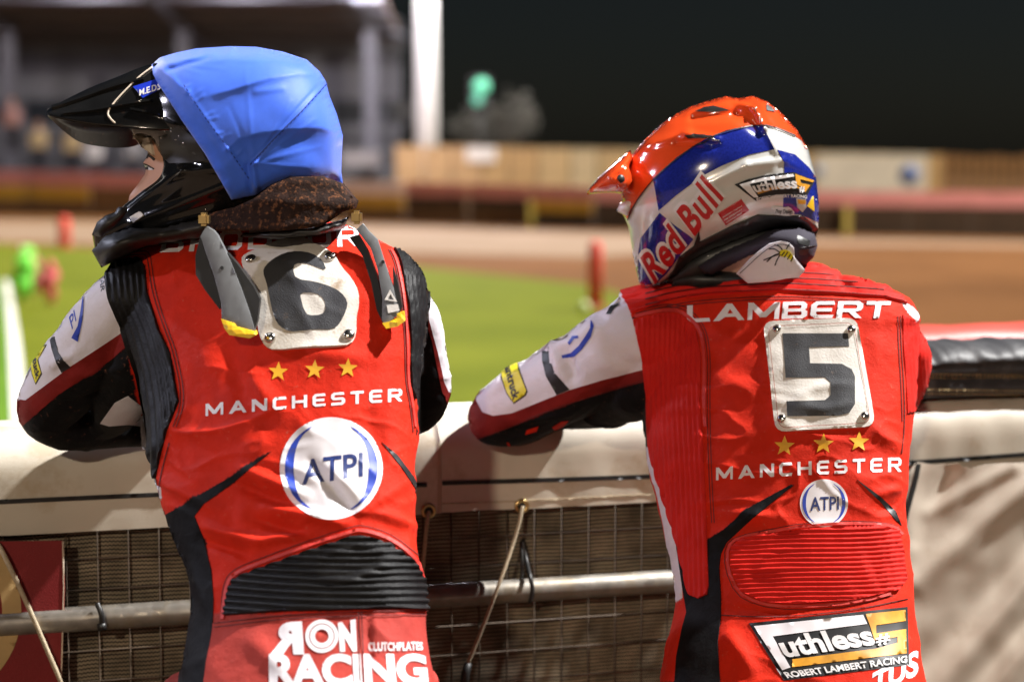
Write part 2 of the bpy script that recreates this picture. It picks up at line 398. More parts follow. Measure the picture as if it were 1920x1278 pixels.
def slab(name, loops, Yf, thick, mat, parent, st=8, sm=0, smooth=False, bev=.0):
    """a plate whose face lies at depth Yf(px,py), with real thickness behind it"""
    if not isinstance(loops[0][0], (list, tuple, np.ndarray)): loops = [loops]
    if sm: loops = [smoothpoly(l, sm) for l in loops]
    V, T = tri2d(loops, st); n = len(V)
    g = Yf if callable(Yf) else (lambda x, y: Yf)
    bd = bdist(V, loops)
    fr = [P(x, y, g(x, y) + (bev if d < .01 else 0)) for (x, y), d in zip(V, bd)]; bk = [p + Vector((0, thick, 0)) for p in fr]
    F = T.tolist() + [[t[0] + n, t[2] + n, t[1] + n] for t in T.tolist()]
    B = border(T); N0 = 2 * n; idx = {}; ex = []
    for a, b in B:
        for k in (a, b):
            if k not in idx: idx[k] = N0 + len(ex); ex += [fr[k], bk[k]]
    F += [[idx[b], idx[a], idx[a] + 1, idx[b] + 1] for a, b in B]
    return obj(name, [tuple(p) for p in fr + bk + ex], F, mat, parent, smooth)
def tube(pts, rad, seg=12, cap=True, flat=1.):
    """verts and faces of a tube along points"""
    pts = [Vector(p) for p in pts]; n = len(pts); V = []; F = []; up = None
    for i, p in enumerate(pts):
        t = (pts[min(i + 1, n - 1)] - pts[max(i - 1, 0)]).normalized()
        if up is None:
            a = Vector((0, 0, 1)) if abs(t.z) < .9 else Vector((1, 0, 0)); up = (a - t * a.dot(t)).normalized()
        else: up = (up - t * up.dot(t)).normalized()
        s = t.cross(up); r = rad[i] if hasattr(rad, '__len__') else rad
        for k in range(seg):
            c = 2 * math.pi * k / seg; V.append(p + (up * math.cos(c) + s * math.sin(c) * flat) * r)
    for i in range(n - 1):
        for k in range(seg):
            a = i * seg + k; b = i * seg + (k + 1) % seg; F.append([a, b, b + seg, a + seg])
    if cap: F.append(list(range(seg))[::-1]); F.append([(n - 1) * seg + k for k in range(seg)])
    return V, F
def spline(pts, k=6):
    """Catmull-Rom through tuples"""
    p = np.asarray(pts, float); p = np.vstack([2 * p[0] - p[1], p, 2 * p[-1] - p[-2]]); out = []
    for i in range(1, len(p) - 2):
        for t in np.linspace(0, 1, k, endpoint=False):
            a, b, c, d = p[i - 1], p[i], p[i + 1], p[i + 2]
            out.append(.5 * ((2 * b) + (c - a) * t + (2 * a - 5 * b + 4 * c - d) * t * t + (3 * b - a - 3 * c + d) * t ** 3))
    out.append(p[-2]); return np.array(out)
def boxv(x0, x1, y0, y1, z0, z1):
    V = [(x, y, z) for z in (z0, z1) for y in (y0, y1) for x in (x0, x1)]
    return V, [[0, 2, 3, 1], [4, 5, 7, 6], [0, 1, 5, 4], [2, 6, 7, 3], [0, 4, 6, 2], [1, 3, 7, 5]]
def box(name, x0, x1, y0, y1, z0, z1, mat, parent=None, bev=0.):
    V, F = boxv(x0, x1, y0, y1, z0, z1)
    if not bev: return obj(name, V, F, mat, parent, False)
    bm = bmesh.new(); vs = [bm.verts.new(v) for v in V]; [bm.faces.new([vs[i] for i in f]) for f in F]
    bmesh.ops.recalc_face_normals(bm, faces=bm.faces); bmesh.ops.bevel(bm, geom=bm.edges[:], offset=bev, segments=2, affect='EDGES')
    bm.verts.index_update(); V = [tuple(v.co) for v in bm.verts]; F = [[v.index for v in f.verts] for f in bm.faces]; bm.free()
    return obj(name, V, F, mat, parent, False)
def dome(name, px, py, surf, r, mat, parent, hgt=.6, off=.003):
    h = surf.hit(px, py); l, n = h; q = n.to_track_quat('Z', 'Y'); V = []; F = []; seg = 14
    for i in range(5):
        a = i / 5 * math.pi / 2
        for k in range(seg):
            c = 2 * math.pi * k / seg; V.append(l + q @ Vector((r * math.cos(a) * math.cos(c), r * math.cos(a) * math.sin(c), off + r * hgt * math.sin(a))))
    V.append(l + q @ Vector((0, 0, off + r * hgt))); 
    for i in range(4):
        for k in range(seg):
            a = i * seg + k; b = i * seg + (k + 1) % seg; F.append([a, b, b + seg, a + seg])
    F += [[4 * seg + k, 4 * seg + (k + 1) % seg, 5 * seg] for k in range(seg)]
    V2 = [l + q @ Vector((r * math.cos(2 * math.pi * k / seg), r * math.sin(2 * math.pi * k / seg), -.002)) for k in range(seg)]
    s = len(V); V += V2; F += [[s + k, s + (k + 1) % seg, (k + 1) % seg, k] for k in range(seg)]
    return obj(name, V, F, mat, parent)
def remesh(parts, vox, sm=4):
    """union of closed pieces as one continuous surface: verts (Nx3), faces"""
    V = []; F = []
    for v, f in parts:
        s = len(V); V += [tuple(p) for p in v]; F += [[i + s for i in q] for q in f]
    me = bpy.data.meshes.new('r'); me.from_pydata(V, [], F); o = bpy.data.objects.new('r', me); COL.objects.link(o)
    bm = bmesh.new(); bm.from_mesh(me); bmesh.ops.recalc_face_normals(bm, faces=bm.faces); bm.to_mesh(me); bm.free()
    m = o.modifiers.new('r', 'REMESH'); m.mode = 'VOXEL'; m.voxel_size = vox
    if sm: s = o.modifiers.new('s', 'SMOOTH'); s.factor = .5; s.iterations = sm
    bpy.context.view_layer.update()
    r = bpy.data.meshes.new_from_object(o.evaluated_get(bpy.context.evaluated_depsgraph_get()))
    n = len(r.vertices); A = np.zeros(n * 3, np.float32); r.vertices.foreach_get('co', A); Nn = np.zeros(n * 3, np.float32); r.vertices.foreach_get('normal', Nn)
    Fo = [list(p.vertices) for p in r.polygons]
    bpy.data.objects.remove(o); bpy.data.meshes.remove(r); bpy.data.meshes.remove(me)
    return A.reshape(-1, 3).astype(float), Nn.reshape(-1, 3).astype(float), Fo
def loft(rows, yaw, ex=2.2, seg=40):
    """torso: rows of (py, px left, px right, depth of middle, half thickness)"""
    rows = spline(rows, 4); V = []; F = []
    for py, xl, xr, Y, t in rows:
        l = P(xl, py, Y); r = P(xr, py, Y); c = (l + r) / 2; a = (r.x - l.x) / 2
        th = np.linspace(0, 2 * math.pi, seg, endpoint=False); C, Sn = np.cos(th), np.sin(th)
        x = a * np.sign(C) * np.abs(C) ** (2 / ex); y = t * np.sign(Sn) * np.abs(Sn) ** (2 / ex)
        X = x * math.cos(yaw) - y * math.sin(yaw); Yy = x * math.sin(yaw) + y * math.cos(yaw); X *= a / np.abs(X).max()
        V += [(c.x + p, c.y + q, c.z) for p, q in zip(X, Yy)]
    n = len(rows)
    for i in range(n - 1):
        for k in range(seg): a = i * seg + k; b = i * seg + (k + 1) % seg; F.append([a, b, b + seg, a + seg])
    F.append(list(range(seg))); F.append([(n - 1) * seg + k for k in range(seg)][::-1])
    return V, F
def arm(pts, k=5):
    s = spline(pts, k); return tube([P(a, b, c) for a, b, c, d in s], [d * c / FPX for a, b, c, d in s], 20)

# ================================================================ the setting
MB = {}
def bandmat(name, c1, c2, scale, rough=.9, bump=.5):
    m = bpy.data.materials.new(name); m.use_nodes = True; N = m.node_tree.nodes; L = m.node_tree.links; b = N['Principled BSDF']
    b.inputs['Roughness'].default_value = rough; b.inputs['Specular IOR Level'].default_value = .08
    tc = N.new('ShaderNodeTexCoord'); n1 = N.new('ShaderNodeTexNoise'); n1.inputs['Scale'].default_value = scale; n1.inputs['Detail'].default_value = 8
    n2 = N.new('ShaderNodeTexNoise'); n2.inputs['Scale'].default_value = scale * 9; n2.inputs['Detail'].default_value = 6
    L.new(tc.outputs['Object'], n1.inputs['Vector']); L.new(tc.outputs['Object'], n2.inputs['Vector'])
    ad = N.new('ShaderNodeMath'); ad.operation = 'MULTIPLY_ADD'; ad.inputs[1].default_value = .5; L.new(n2.outputs['Fac'], ad.inputs[0]); L.new(n1.outputs['Fac'], ad.inputs[2])
    r = N.new('ShaderNodeMapRange'); r.inputs['From Min'].default_value = .55; r.inputs['From Max'].default_value = .95; L.new(ad.outputs[0], r.inputs['Value'])
    mx = N.new('ShaderNodeMix'); mx.data_type = 'RGBA'; mx.inputs[6].default_value = (*c1, 1); mx.inputs[7].default_value = (*c2, 1)
    L.new(r.outputs[0], mx.inputs[0]); L.new(mx.outputs[2], b.inputs['Base Color'])
    bp = N.new('ShaderNodeBump'); bp.inputs['Strength'].default_value = bump; bp.inputs['Distance'].default_value = .02
    L.new(n2.outputs['Fac'], bp.inputs['Height']); L.new(bp.outputs[0], b.inputs['Normal']); return m
MB['ground'] = bandmat('dark_earth', (.05, .033, .02), (.09, .06, .04), .6)
MB['shale'] = bandmat('red_shale', (.108, .044, .012), (.16, .068, .021), .35)
MB['pale'] = bandmat('graded_shale', (.21, .14, .088), (.29, .20, .135), .5)
MB['grass'] = bandmat('mown_grass', (.095, .113, .004), (.137, .152, .008), .5)
MB['grass2'] = bandmat('bright_grass', (.07, .155, .009), (.105, .195, .017), .6)
MB['line'] = M('white_line_paint', (.72, .70, .62), .8, var=.15, vs=4)
def gz(px, py, z=0.):
    d = ray(px, py); return CAMV + d * ((z - CAMZ) / d.z)
def sheet(name, pxs, z, mat, kind='structure'):
    V = [gz(x, y, z) for x, y in pxs]; o = obj(name, [tuple(v) for v in V], [list(range(len(V)))[::-1]], mat, None, False); o['kind'] = kind; return o
V = [(-150, -40, 0), (150, -40, 0), (150, 250, 0), (-150, 250, 0)]
tag(obj('ground', V, [[0, 1, 2, 3]], MB['ground'], None, False), 'dark bare earth reaching away under the whole stadium', kind='structure')
def gsheet(name, near, far, z, mat, label):
    """ground sheet between two lines of pixels, far line first point to last"""
    a = [gz(x, y, z) for x, y in near]; b = [gz(x, y, z) for x, y in far]; n = len(a)
    V = [tuple(v) for v in a + b]; F = [[i, i + 1, n + i + 1, n + i] for i in range(n - 1)]
    return tag(obj(name, V, F, mat, None, False), label, kind='structure')
NX = [-900, -300, 0, 300, 700, 1100, 1500, 1920, 2300, 2900]
def yl(pts):
    px = [p[0] for p in pts]; py = [p[1] for p in pts]; return [(x, float(np.interp(x, px, py))) for x in NX]
farb = yl([(-900, 395), (0, 402), (700, 416), (1300, 436), (1920, 446), (2900, 462)])
pal1 = yl([(-900, 408), (0, 414), (700, 424), (1300, 444), (1920, 455), (2900, 468)])
pal0 = yl([(-900, 448), (0, 452), (700, 472), (1100, 482), (1300, 470), (1500, 458), (2900, 472)])
gr1 = yl([(-900, 452), (0, 458), (700, 492), (900, 502), (1150, 540), (1500, 640), (1920, 760), (2900, 1150)])
near = yl([(-900, 840), (2900, 1160)])
gsheet('shale_track', near, farb, .004, MB['shale'], 'brown shale track curving round the infield')
gsheet('graded_track_strip', pal0, pal1, .008, MB['pale'], 'pale dry band of graded shale below the far boards')
gr0 = [(x, max(y + 2, 842)) for x, y in gr1]
gsheet('infield_grass', gr0, gr1, .008, MB['grass'], 'mown green infield inside the track')
def quadsheet(name, pxs, z, mat, label):
    V = [tuple(gz(x, y, z)) for x, y in pxs]; return tag(obj(name, V, [list(range(len(V)))], mat, None, False), label, kind='structure')
quadsheet('side_grass', [(-600, 842), (24, 842), (14, 640), (6, 560), (-2, 520), (-600, 520)], .014, MB['grass2'], 'brighter green grass beyond the white line')
quadsheet('white_line', [(24, 842), (58, 842), (38, 640), (24, 560), (16, 525), (6, 525), (10, 560), (16, 640)], .020, MB['line'], 'white line painted across the infield grass')

# ---------------------------------------------------------------- far boards round the track: every panel its own part
def hoarding():
    root = empty('track_fence', gz(900, 420)); tag(root, 'low boarded safety fence with pink rail round the far side of the track', 'fence')
    cols = {'pink': M('pink_rail', (.66, .27, .26), .6, var=.2, vs=2), 'pale': M('pale_pink_rail', (.86, .70, .68), .6, var=.15, vs=2), 'gold': M('gold_board', (.62, .36, .035), .7, var=.25, vs=2),
            'brown': M('brown_board', (.20, .10, .035), .8, var=.4, vs=2), 'dark': M('dark_board', (.05, .028, .014), .8, var=.4, vs=2), 'post': M('yellow_post', (.42, .32, .05), .6, var=.2)}
    X = np.arange(-420, 2420, 118)
    for i, x in enumerate(X[:-1]):
        x2 = x + 116
        def q(xx): return float(np.interp(xx, [p[0] for p in farb], [p[1] for p in farb]))
        def up(xx): return np.interp(xx, [-420, 0, 700, 1300, 1920, 2420], [84, 84, 76, 80, 86, 88])       # fence height in pixels
        a, b = gz(x, q(x), .0), gz(x2, q(x2), .0)
        def board(name, f0, f1, mat, pr):
            d = Vector((0, -pr, 0)); pts = []
            for (g, xx) in ((a, x), (b, x2)):
                for f in (f0, f1):
                    z = P(xx, q(xx) - up(xx) * f, g.y).z; pts.append(Vector((g.x, g.y, max(z, .01))) + d)
            V = [pts[0], pts[2], pts[3], pts[1]]; V = [tuple(v) for v in V] + [tuple(v + Vector((0, .06, 0))) for v in V]
            return obj(name, V, [[0, 1, 2, 3], [7, 6, 5, 4], [4, 5, 1, 0], [3, 2, 6, 7], [1, 5, 6, 2], [4, 0, 3, 7]], cols[mat], root, False)
        lo = 'gold' if (x < 150 or 640 < x < 700 or 880 < x < 1100) else ('brown' if x < 760 else 'dark')
        board('kick_board', .0, .36, 'brown' if x < 880 else 'dark', .0)
        board('fence_panel', .365, .66, lo, .01)
        board('fence_rail', .665, 1., 'pale' if 400 < x < 760 else 'pink', .03)
        if i % 5 == 2:
            V, F = boxv(a.x - .07, a.x + .07, a.y - .16, a.y - .05, 0, .62); obj('fence_post', V, F, cols['post'], root, False)
hoarding()
def rear_boards():
    root = empty('board_fence', P(1300, 400, 66)); root.location.z = 0; WL[root.name] = Vector(root.location)
    tag(root, 'tall tan plank fence standing behind the track with a white banner board on it', 'fence')
    tan = [M('tan_plank_%d' % i, c, .8, var=.25, vs=1.5) for i, c in enumerate([(.54, .34, .16), (.52, .33, .14), (.60, .42, .20), (.64, .50, .28)])]
    br = M('brown_plank', (.30, .15, .05), .8, var=.4, vs=3)
    def top(x): return float(np.interp(x, [700, 1100, 1900, 2500], [272, 279, 292, 300]))
    x = 742
    while x < 1746:
        w2 = random.uniform(50, 62); k = 0 if x < 860 else random.choice([1, 2, 3, 3])
        a = P(x, 400, 66); b = P(x + w2 - 3, 400, 66); zt = P(x, top(x), 66).z
        box('plank_panel', a.x, b.x, 66, 66.08, 0, zt, tan[k], root); x += w2
    x = 1748; brp = None
    while x < 2300:
        a = P(x, 400, 66); b = P(x + 13, 400, 66); zt = P(x, top(x), 66).z
        box('picket', a.x, b.x, 66 + random.uniform(-.02, .02), 66.09, 0, zt + random.uniform(-.05, .05), br, root); x += 17
    bn = empty('banner_board', P(1640, 330, 65.8)); tag(bn, 'white banner board with blue emblem hung on the plank fence', 'banner')
    a = P(1530, 290, 65.8); b = P(1738, 362, 65.8)
    box('banner_sheet', a.x, b.x, 65.75, 65.82, b.z, a.z, M('banner_white', (.78, .70, .55), .7, var=.12, vs=2), bn)
    c = P(1705, 328, 65.7); V, F = tube([(c.x, 65.72, c.z), (c.x, 65.74, c.z)], .34, 24); obj('emblem', V, F, M('banner_blue', (.10, .13, .24), .7), bn)
    c2 = P(1535, 322, 65.7); V, F = tube([(c2.x, 65.72, c2.z), (c2.x, 65.74, c2.z)], .2, 24); obj('emblem', V, F, M('banner_blue_faded', (.3, .32, .36), .7), bn)
    a = P(874, 276, 65.9); b = P(930, 303, 65.9)
    wp = empty('sign_plate', (a.x, 65.9, b.z)); tag(wp, 'small white plate fixed at the top of the plank fence', 'sign')
    box('plate', a.x, b.x, 65.85, 65.92, b.z, a.z, M('plate_white', (.85, .8, .72), .6), wp)
rear_boards()

# ---------------------------------------------------------------- grandstand
def grandstand():
    root = empty('grandstand', (-14, 72, 0)); tag(root, 'dark covered grandstand with grey cladding and steel columns behind the track', 'grandstand')
    clad = [M('grey_cladding_%d' % i, c, .7, var=.25, vs=1.2) for i, c in enumerate([(.10, .10, .115), (.14, .14, .16), (.18, .18, .205)])]
    roofm = M('roof_soffit', (.16, .105, .085), .8, var=.3, vs=1); steel = M('grey_steel', (.12, .12, .14), .5, var=.15); conc = M('terrace_concrete', (.10, .10, .10), .9, var=.3, vs=1)
    x0, x1 = P(-700, 300, 74).x, P(752, 300, 74).x; z = .0; i = 0
    while z < 6.6:                                         # cladding boards of the rear wall
        hh = random.choice([.34, .4, .46]); box('cladding_board', x0, x1, 74 - (i % 3) * .03, 74.3, z, z + hh - .03, clad[random.randrange(3)], root); z += hh; i += 1
    V = [(x0, 60, 7.1), (x1, 60, 7.1), (x1, 75, 6.0), (x0, 75, 6.0)]; V = V + [(a, b, c + .18) for a, b, c in V]
    obj('roof', V, [[0, 3, 2, 1], [4, 5, 6, 7], [0, 1, 5, 4], [1, 2, 6, 5], [2, 3, 7, 6], [3, 0, 4, 7]], roofm, root, False)
    for k in range(6):
        y = 60.5 + k * 2.6; zz = 7.1 - (y - 60) * 1.1 / 15; box('purlin', x0, x1, y, y + .16, zz - .24, zz - .012, steel, root)
    for px in (-330, 18, 345, 694):
        a = P(px, 300, 68); box('column', a.x - .22, a.x + .22, 68, 68.4, 0, 6.35, steel, root)
        V = [(a.x - .1, 68.1, 6.3), (a.x + .1, 68.1, 6.3), (a.x + .1, 62, 6.8), (a.x - .1, 62, 6.8)]; V += [(p, q, r - .25) for p, q, r in V]
        obj('roof_beam', V, [[0, 1, 2, 3], [7, 6, 5, 4], [0, 4, 5, 1], [1, 5, 6, 2], [2, 6, 7, 3], [3, 7, 4, 0]], steel, root, False)
    for k in range(3): box('terrace_step', x0, x1, 69.0 + k * 1.3, 74, .0 + k * .42, .40 + k * .42, conc, root)
    wm = M('dark_glass', (.03, .035, .045), .15, var=.2)
    for px in range(-240, 740, 96):
        a = P(px, 190, 73.8); b = P(px + 84, 232, 73.8); f = box('window', a.x, b.x, 73.86, 73.93, b.z, a.z, wm, root)
    a = P(640, 284, 67.4); b = P(712, 312, 67.4); box('ledge', a.x, b.x, 67.3, 67.8, b.z, a.z, M('pale_ledge', (.30, .28, .27), .7), root)
    for px in (-420, -60, 200, 470, 735):                  # unseen lamps added under the roof to brighten the stand
        a = P(px, 20, 66); lf = box('stand_fill_lamp', a.x - .7, a.x + .7, 61.4, 61.6, 6.84, 6.94, emis('stand_fill_glow', (1, .9, .8), 3), root)
        ld = bpy.data.lights.new('stand_fill_light', 'AREA'); ld.shape = 'RECTANGLE'; ld.size = 1.3; ld.size_y = .15; ld.energy = 75 if px < 700 else 380; ld.color = (.95, .88, 1.)
        lo = bpy.data.objects.new('stand_fill_light', ld); COL.objects.link(lo); lo.parent = root; lo.location = Vector((a.x, 61.5, 6.82)) - WL[root.name]; lo.rotation_euler = (math.radians(50), 0, 0)
    ramp = M('stair_steel', (.08, .08, .10), .6)
    for (q0, q1) in (((300, 20), (420, 120)), ((560, 10), (760, 70))):
        a, b = P(*q0, 70), P(*q1, 70); V, F = tube([a, b], .12, 8); obj('brace', V, F, ramp, root)
grandstand()
# ---------------------------------------------------------------- floodlight masts (one in view behind the plank fence; unseen ones added for their light)
def mast(x, y, h, r, label, lights, mat, aim=(0, 8, 0)):
    root = empty('floodlight_or_added_mast', (x, y, 0)); tag(root, label, 'floodlight')
    V, F = tube([(x, y, 0), (x, y, h * .5), (x, y, h)], [r, r * .95, r * .85], 20); obj('pole', V, F, mat, root)
    box('cross_arm', x - 1.5, x + 1.5, y - .1, y + .1, h, h + .2, mat, root)
    A = Vector(aim); d = (A - Vector((x, y, h))).normalized(); q = d.to_track_quat('-Z', 'Y')
    lens = emis('lamp_lens', (1, .96, .9), 14); hs = M('lamp_housing', (.06, .06, .06), .5)
    for k, dx in enumerate((-1.1, -.37, .37, 1.1)):
        c = Vector((x + dx, y, h + .45)) + d * .1
        V = [tuple(c + q @ Vector((a * .28, b * .2, e * .12))) for e in (-1, 1) for b in (-1, 1) for a in (-1, 1)]
        hd = obj('lamp_head', V, boxv(0, 1, 0, 1, 0, 1)[1], hs, root, False)
        V = [tuple(c + q @ Vector((a * .24, b * .16, -.125))) for a, b in ((-1, -1), (1, -1), (1, 1), (-1, 1))]
        V += [tuple(Vector(v) + d * .006) for v in V]; obj('lamp_lens', V, [[0, 1, 2, 3], [7, 6, 5, 4], [0, 4, 5, 1], [1, 5, 6, 2], [2, 6, 7, 3], [3, 7, 4, 0]], lens, hd, False)
    for (en, colr, tgt, size) in lights:
        ld = bpy.data.lights.new('floodlight', 'SPOT'); ld.energy = en; ld.color = colr; ld.shadow_soft_size = .5; ld.spot_size = math.radians(size); ld.spot_blend = .6  # also the added light on the unseen masts
        lo = bpy.data.objects.new('floodlight', ld); COL.objects.link(lo); p = Vector((x, y, h + .45)) + d * .5
        lo.parent = root; lo.location = p - Vector((x, y, 0)); lo.rotation_euler = (Vector(tgt) - p).to_track_quat('-Z', 'Y').to_euler()
mastm = M('white_painted_steel', (.80, .78, .74), .45, var=.06)
a = P(791, 300, 64)
mast(a.x, 67.5, 9.0, .38, 'white painted floodlight mast rising behind the plank fence', [(6500, (.92, .90, 1.), (0, 4, 1), 75), (1300, (.95, .92, 1.), (a.x, 66.8, 2), 120)], mastm)
mast(-18, 15, 13, .3, 'unseen floodlight mast added for cool light from the near bend', [(4500, (.76, .80, 1.), (0, 3.3, 1.2), 60)], mastm, (0, 3, 1))  # out of view, added for cool light on the sleeves
mast(-26, -1, 12, .3, 'unseen floodlight mast added as cool fill at the pit lane end', [(8800, (.82, .80, 1.), (0, 3.3, 1.2), 60)], mastm, (0, 3, 1))  # out of view, added as cool fill from the left
mast(30, 10, 14, .3, 'unseen floodlight mast added beside the track to light the far boards', [(36000, (1., .92, .82), (-6, 62, 1.5), 62)], mastm, (-6, 62, 1))  # out of view, added to brighten the far boards
mast(-5, -24, 11, .3, 'unseen floodlight mast added as warm fill behind the pit lane', [(4800, (1., .82, .62), (0, 3.4, 1.), 60)], mastm, (0, 3, 1))  # out of view, added as warm fill from behind the camera

# ---------------------------------------------------------------- small things far off
def spectator(px, py_top, Y, coat, label, lean=0.):
    t = P(px, py_top, Y); H = 1.72; z0 = t.z - H; x, y = t.x, t.y
    root = empty('person', (x, y, z0)); tag(root, label, 'person', None)
    def p(a, b, c): return (x + a, y + b, z0 + c)
    bd = [tube([p(0, 0, 1.36), p(0, 0, 1.50), p(0, -.01, 1.58), p(0, -.01, 1.66), p(0, 0, 1.72)], [.055, .055, .085, .09, .04], 12)]
    bd += [tube([p(s * .09, 0, .04), p(s * .09, 0, .5), p(s * .09, 0, .92)], [.05, .065, .09], 10) for s in (-1, 1)] + [tube([p(0, 0, .86), p(0, 0, 1.0), p(0, 0, 1.4)], [.15, .15, .14], 12)]
    bd += [tube([p(s * .2, 0, 1.38), p(s * .24, .0, 1.1), p(s * .2, -.12, .88), p(s * .19, -.15, .80)], [.05, .045, .035, .03], 8) for s in (-1, 1)]
    A, N_, F = remesh(bd, .03, 2); obj('body', A, F, MA['skin'], root)
    ct = [tube([p(0, 0, .84), p(0, 0, 1.05), p(0, 0, 1.3), p(0, 0, 1.44)], [.19, .185, .2, .09], 14)] + [tube([p(s * .17, 0, 1.38), p(s * .25, 0, 1.1), p(s * .2, -.12, .88)], [.08, .07, .055], 10) for s in (-1, 1)]
    A, N_, F = remesh(ct, .03, 2); obj('jacket', A, F, coat, root)
    tr = [tube([p(s * .09, 0, .03), p(s * .09, 0, .5), p(s * .08, 0, .9)], [.07, .085, .115], 10) for s in (-1, 1)]
    A, N_, F = remesh(tr, .03, 2); obj('trousers', A, F, MB['trs'], root)
    A, N_, F = remesh([tube([p(0, .01, 1.6), p(0, .02, 1.68), p(0, .02, 1.75)], [.09, .1, .05], 12)], .02, 2); obj('hair', A, F, MB['hair'], root)
MB['trs'] = M('dark_trousers', (.02, .02, .03), .8); MB['hair'] = M('dark_hair', (.03, .02, .012), .8)
ck = {'blue': (.10, .14, .24), 'cream': (.50, .38, .20), 'grey': (.30, .30, .30), 'dark': (.03, .03, .035), 'white': (.6, .58, .55), 'pink': (.42, .24, .22), 'green': (.12, .2, .16)}
for px, pt, Y, c, lb in ((22, 182, 62, 'pink', 'spectator in a dull pink jacket beside the stand column'), (72, 226, 63, 'cream', 'spectator in a cream jacket next to the pink jacket'),
        (135, 232, 63, 'cream', 'spectator in a pale yellow jacket between cream and white jackets'), (176, 250, 65, 'white', 'spectator in a white jacket beside the dark opening'),
        (-40, 212, 64, 'green', 'spectator in a green jacket at the end of the stand'), (250, 246, 65, 'grey', 'spectator in a grey jacket standing in the stand')):
    spectator(px, pt, Y, M('jacket_' + c, ck[c], .8), lb)
def signal():
    a = P(900, 168, 69); root = empty('signal_light', (a.x, 69, 0)); tag(root, 'lit green signal lamp on a thin post behind the plank fence', 'signal')
    hs = M('signal_housing', (.03, .03, .03), .5); V, F = tube([(a.x, 69.1, 0), (a.x, 69.1, a.z)], .05, 10); obj('post', V, F, hs, root)
    box('housing', a.x - .34, a.x + .34, 69, 69.25, a.z - .62, a.z + .45, hs, root)
    V, F = tube([(a.x + .05, 68.95, a.z + .1), (a.x + .05, 68.99, a.z + .1)], .26, 20); obj('lamp_lens', V, F, emis('green_lamp', (.13, .60, .36), .34), root)
    V, F = tube([(a.x - .08, 68.95, a.z - .36), (a.x - .08, 68.99, a.z - .36)], .18, 20); obj('lamp_lens', V, F, emis('green_lamp_dim', (.13, .5, .34), .2), root)
signal()
def tree(px, Y, ztop, rad, label):
    b = P(px, 300, Y); root = empty('tree', (b.x, Y, 0)); tag(root, label, 'tree')
    V = []; F = []
    for k in range(6):
        an = k * 1.05; t = tube([(b.x, Y, 0 if k == 0 else ztop * .35), (b.x + .1 * math.cos(an), Y + .1 * math.sin(an), ztop * .5), (b.x + rad * .7 * math.cos(an), Y + rad * .5 * math.sin(an), ztop * .85)], [.12, .09, .03], 8)
        F += [[i + len(V) for i in f] for f in t[1]]; V += t[0]
    obj('trunk', V, F, M('bark', (.06, .045, .03), .9), root)
    V = []; F = []
    for k in range(2600):
        cx = random.gauss(0, 1); cy = random.gauss(0, 1); cz = random.gauss(0, 1); l = math.sqrt(cx * cx + cy * cy + cz * cz); r = random.random() ** .4 * (1 + .35 * noise.noise(Vector((cx / l * 2, cy / l * 2, cz / l * 2))))
        if noise.noise(Vector((cx / l * 3.1, cz / l * 3.1, r * 3))) < .02: continue
        c = Vector((b.x + cx / l * r * rad, Y + cy / l * r * rad, ztop - rad * .95 + cz / l * r * rad)); u = Vector((random.uniform(-1, 1), random.uniform(-1, 1), random.uniform(-1, 1))).normalized(); v = u.orthogonal().normalized(); s = random.uniform(.05, .1)
        i = len(V); V += [c - u * s, c + v * s * .6, c + u * s, c - v * s * .6]; F.append([i, i + 1, i + 2, i + 3])
    obj('crown', [tuple(v) for v in V], F, M('leaves', (.04, .034, .022), .7, var=.4, vs=3), root, False)
tree(958, 70, 4.0, 1.0, 'small sparse brownish tree behind the plank fence by the signal')
tree(880, 71, 3.4, .75, 'lower grey tree beneath the green signal lamp')
def marker(px, pt, pb, r, label, grp=None):
    g = gz(px, pb); t = P(px, pt, g.y); root = empty('marker_post', g); tag(root, label, 'marker', grp)
    V, F = tube([g, (g.x, g.y, t.z * .9), (g.x, g.y, t.z)], [r, r * .95, r * .6], 14); obj('post', V, F, MB['mk'], root)
    V, F = tube([(g.x, g.y, .012), (g.x, g.y, .05)], r * 1.5, 14); obj('base', V, F, M('marker_base', (.4, .1, .06), .7), root)
MB['mk'] = M('red_foam', (.62, .05, .03), .7, var=.1)
marker(1116, 452, 582, .075, 'red foam marker post on the infield beside a white ball')
marker(121, 406, 466, .11, 'red foam marker post far off at the grass edge')
g = gz(1096, 588); V, F = tube([(g.x, g.y, .0), (g.x, g.y, .02), (g.x, g.y, .065), (g.x, g.y, .11), (g.x, g.y, .13)], [.02, .045, .065, .045, .015], 16)
tag(obj('ball', V, F, M('ball_white', (.55, .62, .28), .6)), 'small pale ball on the grass by the red marker post', 'ball')
def flag(px, pt, pb, wpx, mat, label, seed):
    """a flag bunched loosely round its short stick"""
    rn = random.Random(seed); g = gz(px, pb); h = P(px, pt, g.y).z; r = wpx * g.y / FPX / 2; root = empty('bunched_flag', g); tag(root, label, 'flag')
    pcs = []
    for k in range(9):
        z = h * (.12 + .80 * k / 8); q = (1 - abs(k / 8 - .55)) * r; c = Vector((g.x + rn.uniform(-.3, .3) * r, g.y + rn.uniform(-.3, .3) * r, z))
        pcs.append(tube([c - Vector((q * rn.uniform(.2, .7), 0, h * .10)), c, c + Vector((q * rn.uniform(.2, .7), rn.uniform(-.4, .4) * r, h * rn.uniform(.04, .13)))], [q * .35, q * rn.uniform(.6, .85), q * .3], 10))
    A, N_, F = remesh(pcs, .018, 3); obj('cloth', A, F, mat, root)
    V, F = tube([(g.x, g.y, .01), (g.x, g.y, h * 1.02)], .014, 8); obj('stick', V, F, MA['cream'], root)
flag(44, 462, 566, 58, M('lime_cloth', (.16, .62, .05), .7), 'lime green flag bunched round a stick by the white line', 3)
